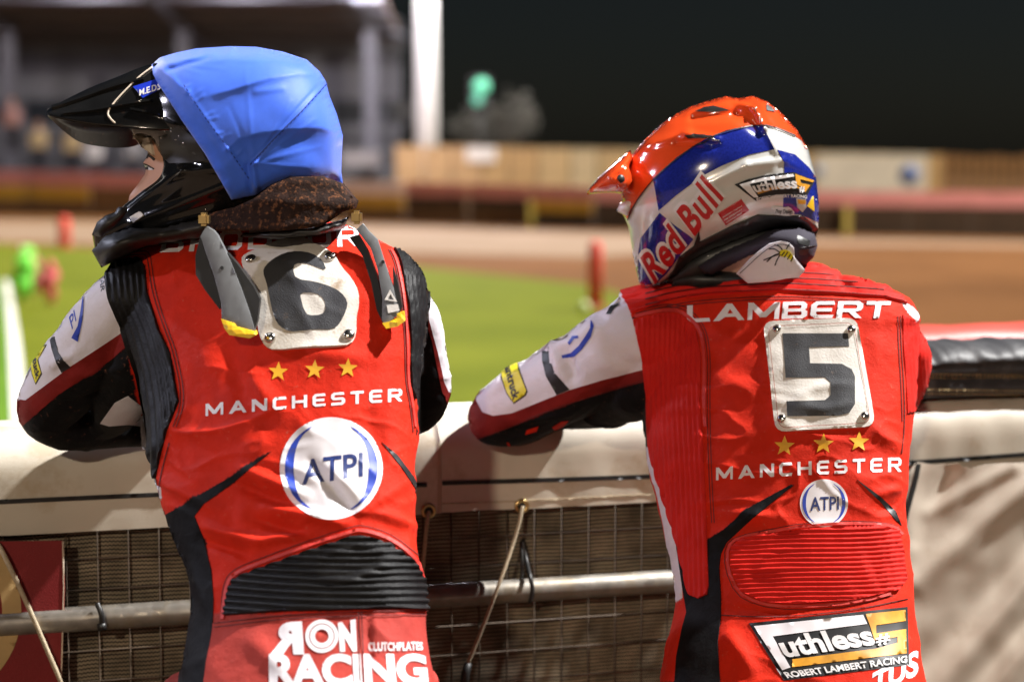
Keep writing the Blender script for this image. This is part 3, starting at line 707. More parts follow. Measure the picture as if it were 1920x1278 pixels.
flag(94, 490, 574, 50, M('red_cloth', (.62, .10, .11), .7), 'red flag bunched round a stick beside the lime green flag', 5)
flag(66, 474, 556, 36, M('pink_cloth', (.50, .15, .14), .7), 'dull pink flag bunched behind the lime green and red flags', 9)

# ================================================================ the pit fence
ZL = CAMZ - .575
FA = gz(0, 940, ZL); FB = gz(1920, 850, ZL)
FE = (FB - FA).normalized(); FN = Vector((FE.y, -FE.x, 0))           # along the fence; towards the pits
def Fp(px, py, off=0.):
    d = ray(px, py); t = ((FA + FN * off - CAMV).dot(FN)) / d.dot(FN); return CAMV + d * t
def fs(p): return (p - FA).dot(FE)
def fw(s, off, z): 
    q = FA + FE * s + FN * off; return Vector((q.x, q.y, z))
ZT = Fp(40, 806, -.07).z; ZB = Fp(0, 1003).z
print('rail', ZT, ZB, FA, FB)
MF = {'vinyl': M('cream_vinyl', (.56, .51, .42), .42, var=.08, vs=7, dirt=((.42, .33, .21), .65, 9, .55), bump=.25, bs=700),
      'strap': M('black_line', (.012, .012, .012), .5), 'wire': M('rusty_wire', (.08, .055, .035), .6, .3, var=.3), 'galv': M('galvanised_steel', (.24, .22, .19), .5, .6, var=.2, vs=40, dirt=((.24, .19, .12), .6, 14, .5)),
      'cord': M('tan_cord', (.46, .38, .26), .8, var=.2, vs=200, bump=.6, bs=800), 'blackp': M('black_cable_tie', (.012, .012, .012), .45), 'post': M('dark_post', (.02, .018, .015), .8)}
def voronoi_galv(m):
    N = m.node_tree.nodes; L = m.node_tree.links; b = N['Principled BSDF']; v = N.new('ShaderNodeTexVoronoi'); v.inputs['Scale'].default_value = 42
    tc = N.new('ShaderNodeTexCoord'); L.new(tc.outputs['Object'], v.inputs['Vector'])
    r = N.new('ShaderNodeMapRange'); r.inputs['To Min'].default_value = .35; r.inputs['To Max'].default_value = .7; L.new(v.outputs['Color'], r.inputs['Value']); L.new(r.outputs[0], b.inputs['Roughness'])
voronoi_galv(MF['galv'])
def netmat():
    m = bpy.data.materials.new('shade_netting'); m.use_nodes = True; N = m.node_tree.nodes; L = m.node_tree.links; b = N['Principled BSDF']; b.inputs['Roughness'].default_value = .8
    at = N.new('ShaderNodeUVMap'); sp = N.new('ShaderNodeSeparateXYZ'); L.new(at.outputs[0], sp.inputs[0])
    nz = N.new('ShaderNodeTexNoise'); nz.inputs['Scale'].default_value = 9; nz.inputs['Detail'].default_value = 4; L.new(at.outputs[0], nz.inputs['Vector'])
    def ma(op, a, b2, c=None):
        k = N.new('ShaderNodeMath'); k.operation = op
        for i, v in enumerate((a, b2, c)):
            if v is None: continue
            if isinstance(v, (int, float)): k.inputs[i].default_value = v
            else: L.new(v, k.inputs[i])
        return k.outputs[0]
    sx = ma('SINE', ma('MULTIPLY', sp.outputs[0], 900.), None)          # knitted zigzag rows, 7 mm apart
    yy = ma('MULTIPLY_ADD', sx, .0008, sp.outputs[1]); yy = ma('MULTIPLY_ADD', nz.outputs['Fac'], .012, yy)
    row = ma('SINE', ma('MULTIPLY', yy, 2 * math.pi / .0072), None)
    th = N.new('ShaderNodeMapRange'); th.inputs['From Min'].default_value = .15; th.inputs['From Max'].default_value = .55; L.new(row, th.inputs['Value'])
    n2 = N.new('ShaderNodeTexNoise'); n2.inputs['Scale'].default_value = 14; n2.inputs['Detail'].default_value = 7; L.new(at.outputs[0], n2.inputs['Vector'])
    cr = N.new('ShaderNodeMix'); cr.data_type = 'RGBA'; cr.inputs[6].default_value = (.10, .078, .046, 1); cr.inputs[7].default_value = (.33, .27, .18, 1)
    mr = N.new('ShaderNodeMapRange'); mr.inputs['From Min'].default_value = .32; mr.inputs['From Max'].default_value = .68; L.new(n2.outputs['Fac'], mr.inputs['Value']); L.new(mr.outputs[0], cr.inputs[0])
    mx = N.new('ShaderNodeMix'); mx.data_type = 'RGBA'; L.new(th.outputs[0], mx.inputs[0]); L.new(cr.outputs[2], mx.inputs[6]); mx.inputs[7].default_value = (.012, .009, .006, 1)
    L.new(mx.outputs[2], b.inputs['Base Color']); return m
fence = empty('pit_fence', fw(.9, 0, 0)); tag(fence, 'pit fence of wire mesh and netting under a cream vinyl covered rail', 'fence')
def wr(s, z, seed=0.):
    return .006 * noise.noise(Vector((s * 5 + seed, z * 4, seed))) + .0025 * noise.noise(Vector((s * 17 + seed, z * 9 + s * 6, 3 + seed)))
def cover(s0, s1, seed, extra=0., wr_amp=1., zt=None, lit=None):
    """vinyl wrapped over the padded rail: profile swept along the fence"""
    zt = zt or ZT; prof = [(0., ZB)] + [(.0, ZB + (zt - .075 - ZB) * k / 9) for k in range(1, 10)]
    for k in range(1, 8): a = k / 8 * math.pi / 2; prof.append((-.07 + .07 * math.cos(a), zt - .07 + .07 * math.sin(a)))
    prof += [(-.07 - .025 * k, zt + .001 * k) for k in range(6)]; 
    for k in range(1, 6): a = k / 6 * math.pi / 2; prof.append((-.195 - .06 * math.sin(a), zt - .06 + .06 * math.cos(a)))
    prof += [(-.26, zt - .1), (-.26, ZB)]
    n = int((s1 - s0) / .012) + 2; V = []; F = []; m = len(prof)
    for i in range(n):
        s = s0 + (s1 - s0) * i / (n - 1)
        for (o, z) in prof:
            d = wr(s, z, seed) * wr_amp + extra; V.append(fw(s, o + d, z + (wr(s + 3, o * 5, seed) * .8 * wr_amp if z > ZB + .08 else wr(s, 1.3, seed) * .35)))
    for i in range(n - 1):
        for k in range(m - 1): a = i * m + k; F.append([a, a + m, a + m + 1, a + 1])
    for e in (0, (n - 1) * m): F.append([e + k for k in range(m)])
    F.append
    return V, F
sl = fs(Fp(826, 900))
V, F = cover(-1.3, sl, 1.7, .004); covL = obj('vinyl_cover', V, F, MF['vinyl'], fence); covL['label'] = 'dirty shaded cream vinyl length with overlapped hem'
V, F = cover(sl - .05, 3.4, 5.2, 0., 1.35); covR = obj('vinyl_cover', V, F, MF['vinyl'], fence)
sL = Surf(covL); sR = Surf(covR)
strip('stripe', [(-60, 943), (0, 940), (300, 926), (560, 916), (800, 908)], 8, sL, MF['strap'], fence, it=1, off=.002)
strip('stripe', [(829, 905), (1000, 900), (1240, 892), (1500, 878), (1690, 868), (1915, 852), (1990, 846)], 8, sR, MF['strap'], fence, it=1, off=.002)
strip('hem_seam', [(829, 944), (1000, 938), (1300, 922)], 2.2, sR, MF['cord'], fence, it=1)
strip('hem_seam', [(823, 830), (822, 900), (822, 960)], 1.6, sL, MF['cord'], fence, it=1)
def eyelet(px, py, sf):
    l, n = sf.hit(px, py); V = []; F = []; R, r = .0105, .0038; q = n.to_track_quat('Z', 'Y')
    for i in range(24):
        a = i / 24 * 2 * math.pi
        for k in range(8):
            b = k / 8 * 2 * math.pi; V.append(l + q @ Vector(((R + r * math.cos(b)) * math.cos(a), (R + r * math.cos(b)) * math.sin(a), .002 + r * .7 * math.sin(b))))
    for i in range(24):
        for k in range(8): F.append([i * 8 + k, ((i + 1) % 24) * 8 + k, ((i + 1) % 24) * 8 + (k + 1) % 8, i * 8 + (k + 1) % 8])
    e = obj('eyelet', V, F, MA['brass'], fence)
    V = [l + q @ Vector((.010 * math.cos(i / 20 * 6.283), .010 * math.sin(i / 20 * 6.283), .0012)) for i in range(20)]
    obj('eyelet_hole', V, [list(range(20))], MF['blackp'], e, False); return l + n * .006
e1 = eyelet(803, 957, sL); e2 = eyelet(978, 948, sR)
def cord(name, pts, r=.0036, k=8):
    s = spline([tuple(p) for p in pts], k); V, F = tube([Vector(p) for p in s], r, 8); return obj(name, V, F, MF['cord'], fence)
cord('cord', [e1, Fp(800, 985, .03), Fp(795, 1040, .035), Fp(788, 1120, .03)])
cord('cord', [e2, Fp(972, 985, .03), Fp(955, 1040, .05), Fp(930, 1110, .06), Fp(903, 1180, .05), Fp(876, 1246, .04)])
V, F = tube([Fp(878, 1242, .04), Fp(873, 1262, .04), Fp(868, 1300, .04)], [.007, .008, .008], 10); obj('cord_toggle', V, F, MF['blackp'], fence)
# netting, wires, pipe, posts
NB = -.03; n = 220
V = []; F = []; UV = []
for i in range(n + 1):
    s = -1.3 + 3.6 * i / n
    for k in range(25):
        z = .05 + (ZB + .03 - .05) * k / 24; V.append(fw(s, NB + .004 * noise.noise(Vector((s * 6, z * 6, 2))), z)); UV.append((s, z))
for i in range(n):
    for k in range(24): a = i * 25 + k; F.append([a, a + 25, a + 26, a + 1])
net = obj('netting', V, F, netmat(), fence); uvl = net.data.uv_layers.new(name='UVMap')
for lp in net.data.loops: uvl.data[lp.index].uv = UV[lp.vertex_index]
pz = Fp(1030, 1105, .03).z
first = None
s = -1.28; vV, vF = tube([(0, 0, .04), (0, 0, ZB + .05)], .0016, 6)
while s < 2.2:
    p = fw(s, NB + .012, 0)
    if first is None: first = obj('wire', [v + p for v in vV], vF, MF['wire'], fence); c0 = WL[first.name] - p
    else: dup(first, p + c0, fence)
    s += .0535
for k in range(16):
    z = ZB - .052 + .0 - .0548 * k
    if z > .05: V, F = tube([fw(-1.3, NB + .0155, z), fw(2.25, NB + .0155, z)], .0016, 6); obj('wire', V, F, MF['wire'], fence)
V, F = tube([fw(-1.4, .022, pz), fw(3.2, .022, pz)], .0215, 24); obj('pipe', V, F, MF['galv'], fence)
for s in (fs(Fp(1140, 1000)), fs(Fp(-180, 1000)), fs(Fp(2100, 1000))):
    p = fw(s, -.07, 0); V, F = tube([p, p + Vector((0, 0, ZT - .02))], .03, 14); obj('post', V, F, MF['post'], fence)
def tie(pts, rr=.0035):
    s = spline([tuple(p) for p in pts], 6); V, F = tube([Vector(p) for p in s], rr, 6); obj('cable_tie', V, F, MF['blackp'], fence)
tie([Fp(977, 1015, -.015), Fp(979, 1050, .0), Fp(978, 1085, .0)]); tie([Fp(980, 1012, -.015), Fp(987, 1050, .0), Fp(994, 1080, .046), Fp(998, 1105, .052), Fp(994, 1128, .048)], .004)
tie([Fp(182, 1130, .044), Fp(190, 1150, .052), Fp(192, 1172, .05)], .005)
V, F = tube([Fp(190, 1168, .05), Fp(192, 1180, .05)], .008, 8); obj('cable_tie', V, F, MF['blackp'], fence)
# red banner tied on the left
ban = empty('banner', fw(fs(Fp(0, 1100)), .03, .05)); tag(ban, 'dark red banner with a cream ring tied on the wire fence', 'banner')
sh = slab('banner_sheet', [(-260, 1018), (118, 1013), (121, 1100), (116, 1278), (114, 1400), (-260, 1400)], lambda x, y: Fp(x, y, .03).y, .003, M('banner_red', (.20, .006, .008), .6, var=.15, vs=6, bump=.3), ban, st=22)
sb = Surf(sh)
strip('banner_edge', [(117.5, 1014), (119.5, 1100), (114.5, 1278), (113, 1390)], 2.5, sb, MA['cream'], ban, it=0)
patch('ring', [ell(-130, 1145, 170, 172, 60), ell(-130, 1145, 134, 138, 60)], sb, M('banner_gold', (.46, .31, .13), .6, var=.1), ban, sx=14)
cord('cord', [Fp(-12, 1010, .02), Fp(5, 1035, .045), Fp(50, 1130, .045), Fp(90, 1222, .045), Fp(120, 1290, .045)], .0042)
# padded black roll and red pad on the right
roll = empty('padded_roll', fw(fs(Fp(1830, 760)), -.12, ZT)); tag(roll, 'black padded vinyl roll with tan double stitching lying on the rail', 'padding')
bv = M('black_vinyl', (.035, .035, .038), .55, var=.25, vs=14, dirt=((.16, .16, .16), .35, 22, .56), bump=.7, bs=55)
s0, s1 = fs(Fp(1560, 740)), fs(Fp(2100, 740)); zt = Fp(1800, 634, -.16).z; zb = ZT + .003
prof = [(.012, zb), (.018, zb + .012), (.018, zb + .034), (.010, zb + .037), (.016, zb + .040), (.022, zb + .060), (.016, zb + .066)]
hgt = zt - zb
for k in range(0, 11): a = k / 10 * math.pi / 2; prof.append((-.06 + .084 * math.cos(a), zb + .066 + (hgt - .066) * math.sin(a)))
prof += [(-.12, zt + .0), (-.2, zt - .02), (-.24, zb + .05), (-.24, zb)]
V = []; F = []; n = 90; m = len(prof)
for i in range(n):
    t = i / (n - 1); s = s0 + (s1 - s0) * t; dr = max(0, (t - .93) / .07) ** 2
    for o, z in prof:
        k = .006 * noise.noise(Vector((s * 22, z * 18 + s * 9, 1))) + .003 * noise.noise(Vector((s * 60, z * 22, 4)))
        V.append(fw(s, o - .03 + (k if z > zb + .07 else k * .2) - dr * .02, zb + (z - zb) * (1 - .12 * dr) + (k if z > zt - .04 else 0)))
for i in range(n - 1):
    for k in range(m - 1): a = i * m + k; F.append([a, a + m, a + m + 1, a + 1])
F += [list(range(m)), [(n - 1) * m + k for k in range(m)][::-1]]
ro = obj('roll_cover', V, F, bv, roll); sro = Surf(ro); tn = M('tan_thread', (.42, .30, .13), .8, var=.3, vs=300)
for yy in (701, 707, 730, 737):
    st = patch('stitching', [strip_loop(np.array([(x, yy + (x - 1738) * .012), (x + 5, yy + (x - 1733) * .012)]), 1.8) for x in np.arange(1738, 1925, 7.5)], sro, tn, roll, sx=5, off=.0008, wall=False); st['kind'] = 'stuff'
V = []; F = []; n = 60
rp = [(-.02, 0), (-.01, .05), (-.03, .075), (-.12, .085), (-.26, .07), (-.30, .0)]
s0, s1 = fs(Fp(1500, 700)), fs(Fp(2300, 700)); zr = Fp(1840, 606, -.42).z
for i in range(n):
    s = s0 + (s1 - s0) * i / (n - 1)
    for o, z in rp: V.append(fw(s, -.30 + o, zr - .085 + z + .006 * noise.noise(Vector((s * 9, o * 7, 3)))))
for i in range(n - 1):
    for k in range(5): a = i * 6 + k; F.append([a, a + 6, a + 7, a + 1])
F += [list(range(6)), [(n - 1) * 6 + k for k in range(6)][::-1]]
rpad = empty('red_pad', fw(1.9, -.4, zr - .09)); tag(rpad, 'red vinyl pad on the far side of the black padded roll', 'padding')
obj('pad_cover', V, F, M('red_vinyl', (.55, .07, .05), .45, var=.15, vs=8, dirt=((.2, .05, .03), .5, 40, .63), bump=.3), rpad)
V = []; F = []                                              # the pad's foam core stands on the track side of the fence
for z in (.0, zr - .08):
    V += [fw(s0 + .01, -.32, z), fw(s1 - .01, -.32, z), fw(s1 - .01, -.58, z), fw(s0 + .01, -.58, z)]
obj('pad_core', V, [[3, 2, 1, 0], [4, 5, 6, 7], [0, 1, 5, 4], [1, 2, 6, 5], [2, 3, 7, 6], [3, 0, 4, 7]], M('red_vinyl_core', (.4, .05, .04), .6), rpad, False)
# tarpaulin hung over the fence on the right
tar = empty('tarpaulin', fw(fs(Fp(1850, 1200)), .1, .05)); tag(tar, 'cream vinyl tarpaulin hanging in diagonal folds from the rail', 'tarpaulin')
TF = [((1940, 900), (1720, 1090), 26, .020), ((1960, 985), (1730, 1240), 30, -.016), ((1965, 1050), (1760, 1300), 26, .018), ((1700, 890), (1690, 1200), 24, .010), ((1960, 1180), (1850, 1330), 26, .016), ((1960, 1120), (1800, 1300), 22, -.014), ((1780, 880), (1715, 1010), 18, -.010), ((1900, 875), (1740, 960), 16, .008)]
def tfold(x, y):
    p = np.array([[x, y]]); h = 0.
    for a, b, wd, am in TF: d, t = segdist(p, a, b); h += 1.15 * am * math.exp(-(d[0] / wd) ** 2) * (1 - .5 * t[0])
    return h + .004 * noise.noise(Vector((x / 60, y / 60, 1)))
TP = [(1600, 960), (1688, 905), (1716, 869), (1722, 866), (1750, 871), (1797, 868), (1804, 876), (1820, 878), (1850, 870), (1880, 868), (2060, 864), (2060, 1420), (1600, 1420)]
ts = slab('tarpaulin_sheet', TP, lambda x, y: Fp(x, y, .075 + tfold(x, y) + .03 * max(0, (y - 900) / 400)).y, .002, M('cream_tarpaulin', (.52, .46, .38), .40, var=.06, vs=7, dirt=((.40, .32, .22), .4, 10, .58), bump=.2, bs=900), tar, st=7, smooth=True)
sT_ = Surf(ts); strip('stripe', [(1722, 869), (1716, 900), (1702, 950), (1694, 985), (1690, 1020), (1692, 1100)], 9, sT_, MF['strap'], tar, it=1)

# ================================================================ the riders
def make_suit(person, rows, yaw, arms, paint, folds, legs, base):
    """one continuous race suit: torso, both arms and legs"""
    parts = [loft(rows, yaw)] + [arm(a) for a in arms] + legs
    V, Nn, F = remesh(parts, .0034, 5)
    px = proj(V); d = np.zeros(len(V))
    for a, b, wd, am in folds:
        q, t = segdist(px, a, b); d += 1.7 * am * np.exp(-(q / wd) ** 2) * np.sin(np.clip(t, .02, .98) * math.pi) ** .5
    nz = np.array([noise.noise(Vector(v * 14)) * .0030 + noise.noise(Vector(v * 34)) * .0012 for v in V])
    def ridg(a, b, c): return (1 - abs(noise.noise(Vector((a, b, c))))) ** 9
    wr_ = np.array([ridg(v[0] * 7 + v[2] * 5, v[1] * 7, v[2] * 17 - v[0] * 4) * max(0, noise.noise(Vector((v[0] * 6 + 9, v[1] * 6, v[2] * 6))) + .15) + .6 * ridg(v[0] * 13 - v[2] * 9, v[1] * 11, v[2] * 23 + v[0] * 9) * max(0, noise.noise(Vector((v[0] * 8, v[1] * 8 + 5, v[2] * 8))) + .05) for v in V])
    nz = nz + .0085 * wr_
    face = (Nn[:, 1] < .25); V = V + Nn * (d * face + nz)[:, None]
    col = np.tile(np.array(base, float), (len(V), 1))
    for lp, c in paint: col[inside(px, [lp])] = c
    return obj('race_suit', V, F, MA['suit'], person, True, col)
def leg(hx, hy, hz, fx, fy):
    pts = [(hx, hy, hz), (hx, hy, hz - .12), (hx * .75 + fx * .25, hy + .02, hz - .28), ((hx + fx) / 2, (hy + fy) / 2 - .03, .44), (fx, fy, .22), (fx, fy, .1)]
    return tube([Vector(p) for p in pts], [.10, .115, .10, .075, .068, .062], 18)
def boots(person, feet, face):
    m = M('black_boot', (.02, .02, .02), .5, var=.2); so = M('boot_sole', (.05, .05, .05), .8)
    for fx, fy in feet:
        f = Vector((math.sin(face), math.cos(face), 0)); p = Vector((fx, fy, 0))
        A, N_, F = remesh([tube([p + Vector((0, 0, .05)), p + Vector((0, 0, .14)), p + Vector((0, 0, .30))], [.06, .062, .07], 14), tube([p - f * .06 + Vector((0, 0, .055)), p + f * .06 + Vector((0, 0, .065)), p + f * .15 + Vector((0, 0, .05)), p + f * .2 + Vector((0, 0, .045))], [.045, .052, .048, .03], 14)], .008, 3)
        b = obj('boot', A, F, m, person)
        s = f.cross(Vector((0, 0, 1))); lp = [p + f * (.06 + .16 * math.cos(a)) + s * .048 * math.sin(a) for a in np.linspace(0, 2 * math.pi, 20, endpoint=False)]
        V = [tuple(q + Vector((0, 0, z))) for z in (.0, .028) for q in lp]; obj('sole', V, [list(range(20))[::-1], list(range(20, 40))] + [[i, (i + 1) % 20, 20 + (i + 1) % 20, 20 + i] for i in range(20)], so, b, False)
def hand(person, wrist, fwd, up, mat):
    """gloved hand: palm, four curled fingers and a thumb on its side"""
    w_ = Vector(wrist); f = Vector(fwd).normalized(); u = Vector(up).normalized(); s = f.cross(u).normalized(); pr = []
    pr.append(tube([w_ - f * .03, w_ + f * .02, w_ + f * .06, w_ + f * .092], [.030, .034, .042, .034], 14, flat=.62))
    for k, (o, ln) in enumerate(((-.030, .066), (-.010, .078), (.010, .074), (.029, .058))):
        b = w_ + f * .085 + u * -o * 0 + s * 0 + u.cross(f) * o
        pr.append(tube([b - f * .02, b + f * ln * .45, b + f * ln * .85 - u * .012, b + f * ln - u * .034], [.0105, .0105, .0095, .008], 8))
    b = w_ + f * .03 + u.cross(f) * -.036; pr.append(tube([b, b + f * .03 - u.cross(f) * .018, b + f * .062 - u.cross(f) * .022 - u * .008], [.0125, .0115, .009], 8))
    A, N_, F = remesh(pr, .0035, 2); return obj('glove', A, F, mat, person)
MA['glove'] = M('black_glove', (.015, .014, .014), .6, var=.3, bump=.4)

def lean(rows, y0, Y0, y1, Y1):
    return [(py, a, b, Y0 + (Y1 - Y0) * (py - y0) / (y1 - y0) if py > y0 else Y, t) for py, a, b, Y, t in rows]
# ---------------------------------------------------------------- rider six
pl = empty('person', (P(570, 1278, 2.9).x, 3.0, 0)); tag(pl, 'rider leaning on the fence in red suit, blue covered helmet and number six bib', 'person')
rowsL = [(418, 400, 650, 3.25, .06), (440, 318, 690, 3.235, .08), (462, 245, 742, 3.22, .095), (485, 203, 776, 3.205, .11), (520, 200, 797, 3.19, .12), (570, 208, 801, 3.17, .128), (640, 233, 797, 3.14, .133), (700, 253, 790, 3.11, .132), (773, 263, 785, 3.075, .128),
         (860, 272, 783, 3.03, .120), (950, 291, 781, 2.99, .112), (1010, 312, 785, 2.965, .108), (1060, 335, 792, 2.945, .108), (1100, 348, 798, 2.93, .110), (1150, 351, 801, 2.92, .114), (1200, 345, 806, 2.91, .120), (1278, 332, 818, 2.90, .128), (1340, 330, 824, 2.90, .125)]
rowsL = lean(rowsL, 485, 3.205, 1278, 2.82)
armsL = [[(300, 565, 3.19, 60), (240, 560, 3.20, 62), (178, 640, 3.24, 70), (118, 722, 3.29, 68), (92, 770, 3.32, 58), (135, 797, 3.36, 45), (220, 796, 3.42, 44), (330, 790, 3.50, 42), (430, 782, 3.56, 34)], [(280, 600, 3.19, 50), (258, 660, 3.22, 58), (235, 725, 3.28, 58), (205, 780, 3.36, 42), (150, 790, 3.37, 30)],
         [(720, 540, 3.22, 52), (773, 590, 3.25, 48), (783, 660, 3.29, 54), (790, 733, 3.33, 54), (786, 762, 3.36, 44), (735, 780, 3.44, 41), (640, 782, 3.52, 36)]]
blkrib = [(193, 501), (202, 490), (263, 485), (272, 499), (277, 548), (300, 619), (319, 660), (336, 752), (314, 805), (300, 860), (292, 897), (282, 860), (271, 805), (263, 752), (252, 695), (228, 616), (205, 560)]
wstrip = [(262, 775), (270, 800), (281, 860), (291, 900), (289, 940), (283, 935), (268, 860)]
armwhite = [(196, 480), (201, 510), (207, 560), (231, 622), (132, 687), (48, 750), (30, 750), (20, 700), (100, 560), (180, 470)]
armred = [(231, 622), (236, 650), (210, 673), (110, 739), (42, 798), (20, 790), (20, 745), (48, 750), (132, 687)]
armblack = [(236, 640), (262, 775), (275, 850), (40, 870), (20, 800), (42, 798), (110, 739), (210, 673)]
ribR = [(738, 467), (771, 474), (792, 495), (803, 523), (803, 570), (797, 639), (784, 677), (782, 733), (777, 748), (770, 714), (770, 639), (765, 570), (756, 514), (748, 483)]
armRwhite = [(800, 535), (815, 560), (830, 605), (848, 690), (850, 735), (841, 735), (832, 715), (820, 660), (804, 600)]
armRred = [(804, 600), (820, 660), (832, 715), (841, 738), (850, 738), (850, 770), (842, 765), (828, 733), (818, 686), (809, 639), (798, 606)]
armRblk = [(797, 606), (809, 639), (818, 686), (828, 733), (843, 764), (850, 800), (780, 815), (783, 733), (785, 677)]
sideblk = [(309, 965), (338, 950), (435, 892), (508, 846), (503, 851), (435, 907), (382, 945), (365, 967), (382, 1008), (397, 1071), (401, 1124), (399, 1177), (387, 1240), (382, 1278), (380, 1345), (320, 1345), (334, 1278), (353, 1158), (346, 1095), (336, 1081), (306, 994), (314, 985)]
swR = [(716, 829), (745, 853), (774, 892), (786, 914), (784, 924), (754, 878)]
lumb = [(658, 1006), (580, 1032), (484, 1066), (440, 1085), (430, 1105), (421, 1153), (532, 1146), (660, 1143), (801, 1141), (796, 1095), (774, 1052), (725, 1018), (677, 1004)]
pantL = [(399, 1168), (532, 1158), (660, 1153), (830, 1150), (850, 1600), (378, 1600), (382, 1278), (387, 1240), (397, 1190)]
paintL = [([(-50, 1150), (900, 1150), (900, 3000), (-50, 3000)], PANT), (armblack, BLACK), (armwhite, WHITE), (armred, DRED), (blkrib, BLACK), (wstrip, WHITE), (ribR, BLACK), (armRblk, BLACK), (armRwhite, WHITE), (armRred, DRED), (sideblk, BLACK), ([(270, 1278), (382, 1278), (382, 3000), (270, 3000)], BLACK), (lumb, BLACK)]
foldsL = [((455, 880), (575, 930), 11, .0075), ((440, 905), (545, 948), 10, -.006), ((500, 950), (650, 985), 11, .008), ((470, 970), (600, 1010), 10, -.007), ((480, 1015), (590, 1000), 9, .006), ((375, 985), (500, 1020), 10, .006), ((380, 1015), (470, 1040), 9, -.005), ((580, 865), (668, 968), 9, -.005), ((610, 870), (690, 950), 12, .004),
          ((455, 690), (520, 775), 22, .006), ((420, 640), (470, 760), 22, -.005), ((690, 760), (720, 880), 20, -.005), ((640, 985), (770, 900), 12, .003), ((300, 900), (420, 960), 12, .004), ((700, 960), (785, 990), 10, .004), ((90, 690), (150, 655), 8, .004), ((110, 640), (140, 680), 8, -.004), ((150, 700), (230, 690), 10, .004), ((120, 760), (210, 730), 10, -.004), ((560, 660), (690, 670), 16, .003),
          ((460, 1190), (540, 1260), 18, .004), ((690, 1150), (695, 1278), 7, -.003), ((360, 1050), (395, 1150), 10, .004)]
hipL = P(570, 1330, 2.9)
legsL = [leg(hipL.x - .10, 2.85, hipL.z + .06, hipL.x - .14, 3.05), leg(hipL.x + .10, 2.87, hipL.z + .06, hipL.x + .15, 2.86)]
suitL = make_suit(pl, rowsL, math.radians(-25), armsL, paintL, foldsL, legsL, RED)
sfL = Surf(suitL)
boots(pl, [(hipL.x - .14, 3.05), (hipL.x + .15, 2.86)], .15)
hand(pl, P(430, 782, 3.56), (1, .35, -.15), (0, 0, 1), MA['glove']); hand(pl, P(640, 782, 3.52), (-1, .5, -.15), (0, 0, 1), MA['glove'])
# panels
patch('sleeve_panel', armwhite, sfL, MA['white'], suitL, sx=8, off=.0003, thick=.0004)
patch('sleeve_stripe', armred, sfL, MA['dred'], suitL, sx=8, off=.0004, thick=.0006)
patch('sleeve_band', [(94, 635), (103, 631), (110, 660), (121, 677), (133, 688), (116, 698), (106, 680), (98, 655)], sfL, MA['blk'], suitL, sx=6, off=.0014, thick=0)
patch('shoulder_panel', blkrib, sfL, MA['blackrib'], suitL, sx=2.6, sy=7, off=.0006, thick=.0005, h=rib(lambda x, y: x - np.interp(y, [480, 560, 620, 700, 760, 830, 900], [193, 200, 226, 249, 258, 262, 262]) , 11.5, .0052))
patch('side_strip', wstrip, sfL, MA['white'], suitL, sx=5)
patch('shoulder_panel', ribR, sfL, MA['blackrib'], suitL, sx=2.4, sy=7, off=.0006, thick=.0005, h=rib(lambda x, y: x - np.interp(y, [460, 520, 640, 740], [733, 757, 769, 773]) - 0., 7.5, .0036))
patch('sleeve_panel', armRwhite, sfL, MA['white'], suitL, sx=5, off=.0003, thick=.0004); patch('sleeve_stripe', armRred, sfL, MA['dred'], suitL, sx=5); patch('sleeve_underside', armRblk, sfL, MA['black'], suitL, sx=6, off=.0003, thick=.0003)
patch('side_panel', sideblk, sfL, MA['black'], suitL, sx=7); patch('swoosh', swR, sfL, MA['blk'], suitL, sx=5)
patch('lumbar_panel', lumb, sfL, MA['blackrib'], suitL, sx=8, sy=2.6, off=.0006, thick=.0008, h=rib(lambda x, y: y - .0 + 5 * ((x - 640) / 150) ** 2 * .9 - .02 * x, 13.2, .0062))
patch('trouser_seat', pantL[:-7] + [(826, 1278), (826, 1330), (381, 1330)] + pantL[-3:], sfL, MA['pant'], suitL, sx=9, off=.0004, thick=.0006)
strip('raised_seam', [(418, 1160), (424, 1105), (434, 1078), (484, 1056), (580, 1022), (660, 995), (680, 993), (730, 1008), (780, 1046), (800, 1090)], 6, sfL, MA['seam'], suitL, thick=.0022)
strip('stitching', [(415, 1150), (418, 1100), (432, 1070), (484, 1048), (580, 1013), (660, 986), (682, 984), (735, 1000), (786, 1042)], 1.8, sfL, MA['stitch_and_shade'], suitL, wall=False)
for yy, xx in ((0, 0), (7, 2)): strip('stitching', [(402, 1176 - yy), (532, 1160 - yy), (660, 1155 - yy), (806, 1151 - yy)], 2, sfL, MA['stitch_and_shade'], suitL, off=.0016, wall=False)
strip('stitching', [(672, 1146), (672, 1200), (675, 1278)], 2, sfL, MA['stitch_and_shade'], suitL, off=.0022, wall=False); strip('stitching', [(678, 1146), (679, 1200), (682, 1278)], 2, sfL, MA['stitch_and_shade'], suitL, off=.0022, wall=False)
for o in (0, 6): strip('stitching', [(206, 482 - o), (262, 478 - o), (275 + o, 478 - o), (280 + o, 500), (285 + o, 545), (308 + o, 615), (326 + o, 660), (343 + o, 750), (325 + o, 800)], 1.8, sfL, MA['stitch_and_shade'], suitL, wall=False)
strip('stitching', [(318, 830), (302, 890), (297, 930), (305, 965)], 1.8, sfL, MA['stitch_and_shade'], suitL, wall=False)
strip('raised_seam', [(733, 468), (742, 485), (750, 514), (759, 570), (764, 639), (764, 714), (772, 752), (778, 800)], 4, sfL, MA['seam'], suitL, thick=.0015)
strip('stitching', [(728, 468), (737, 485), (745, 514), (754, 570), (759, 639), (759, 714), (768, 756), (774, 810)], 1.6, sfL, MA['stitch_and_shade'], suitL, wall=False)
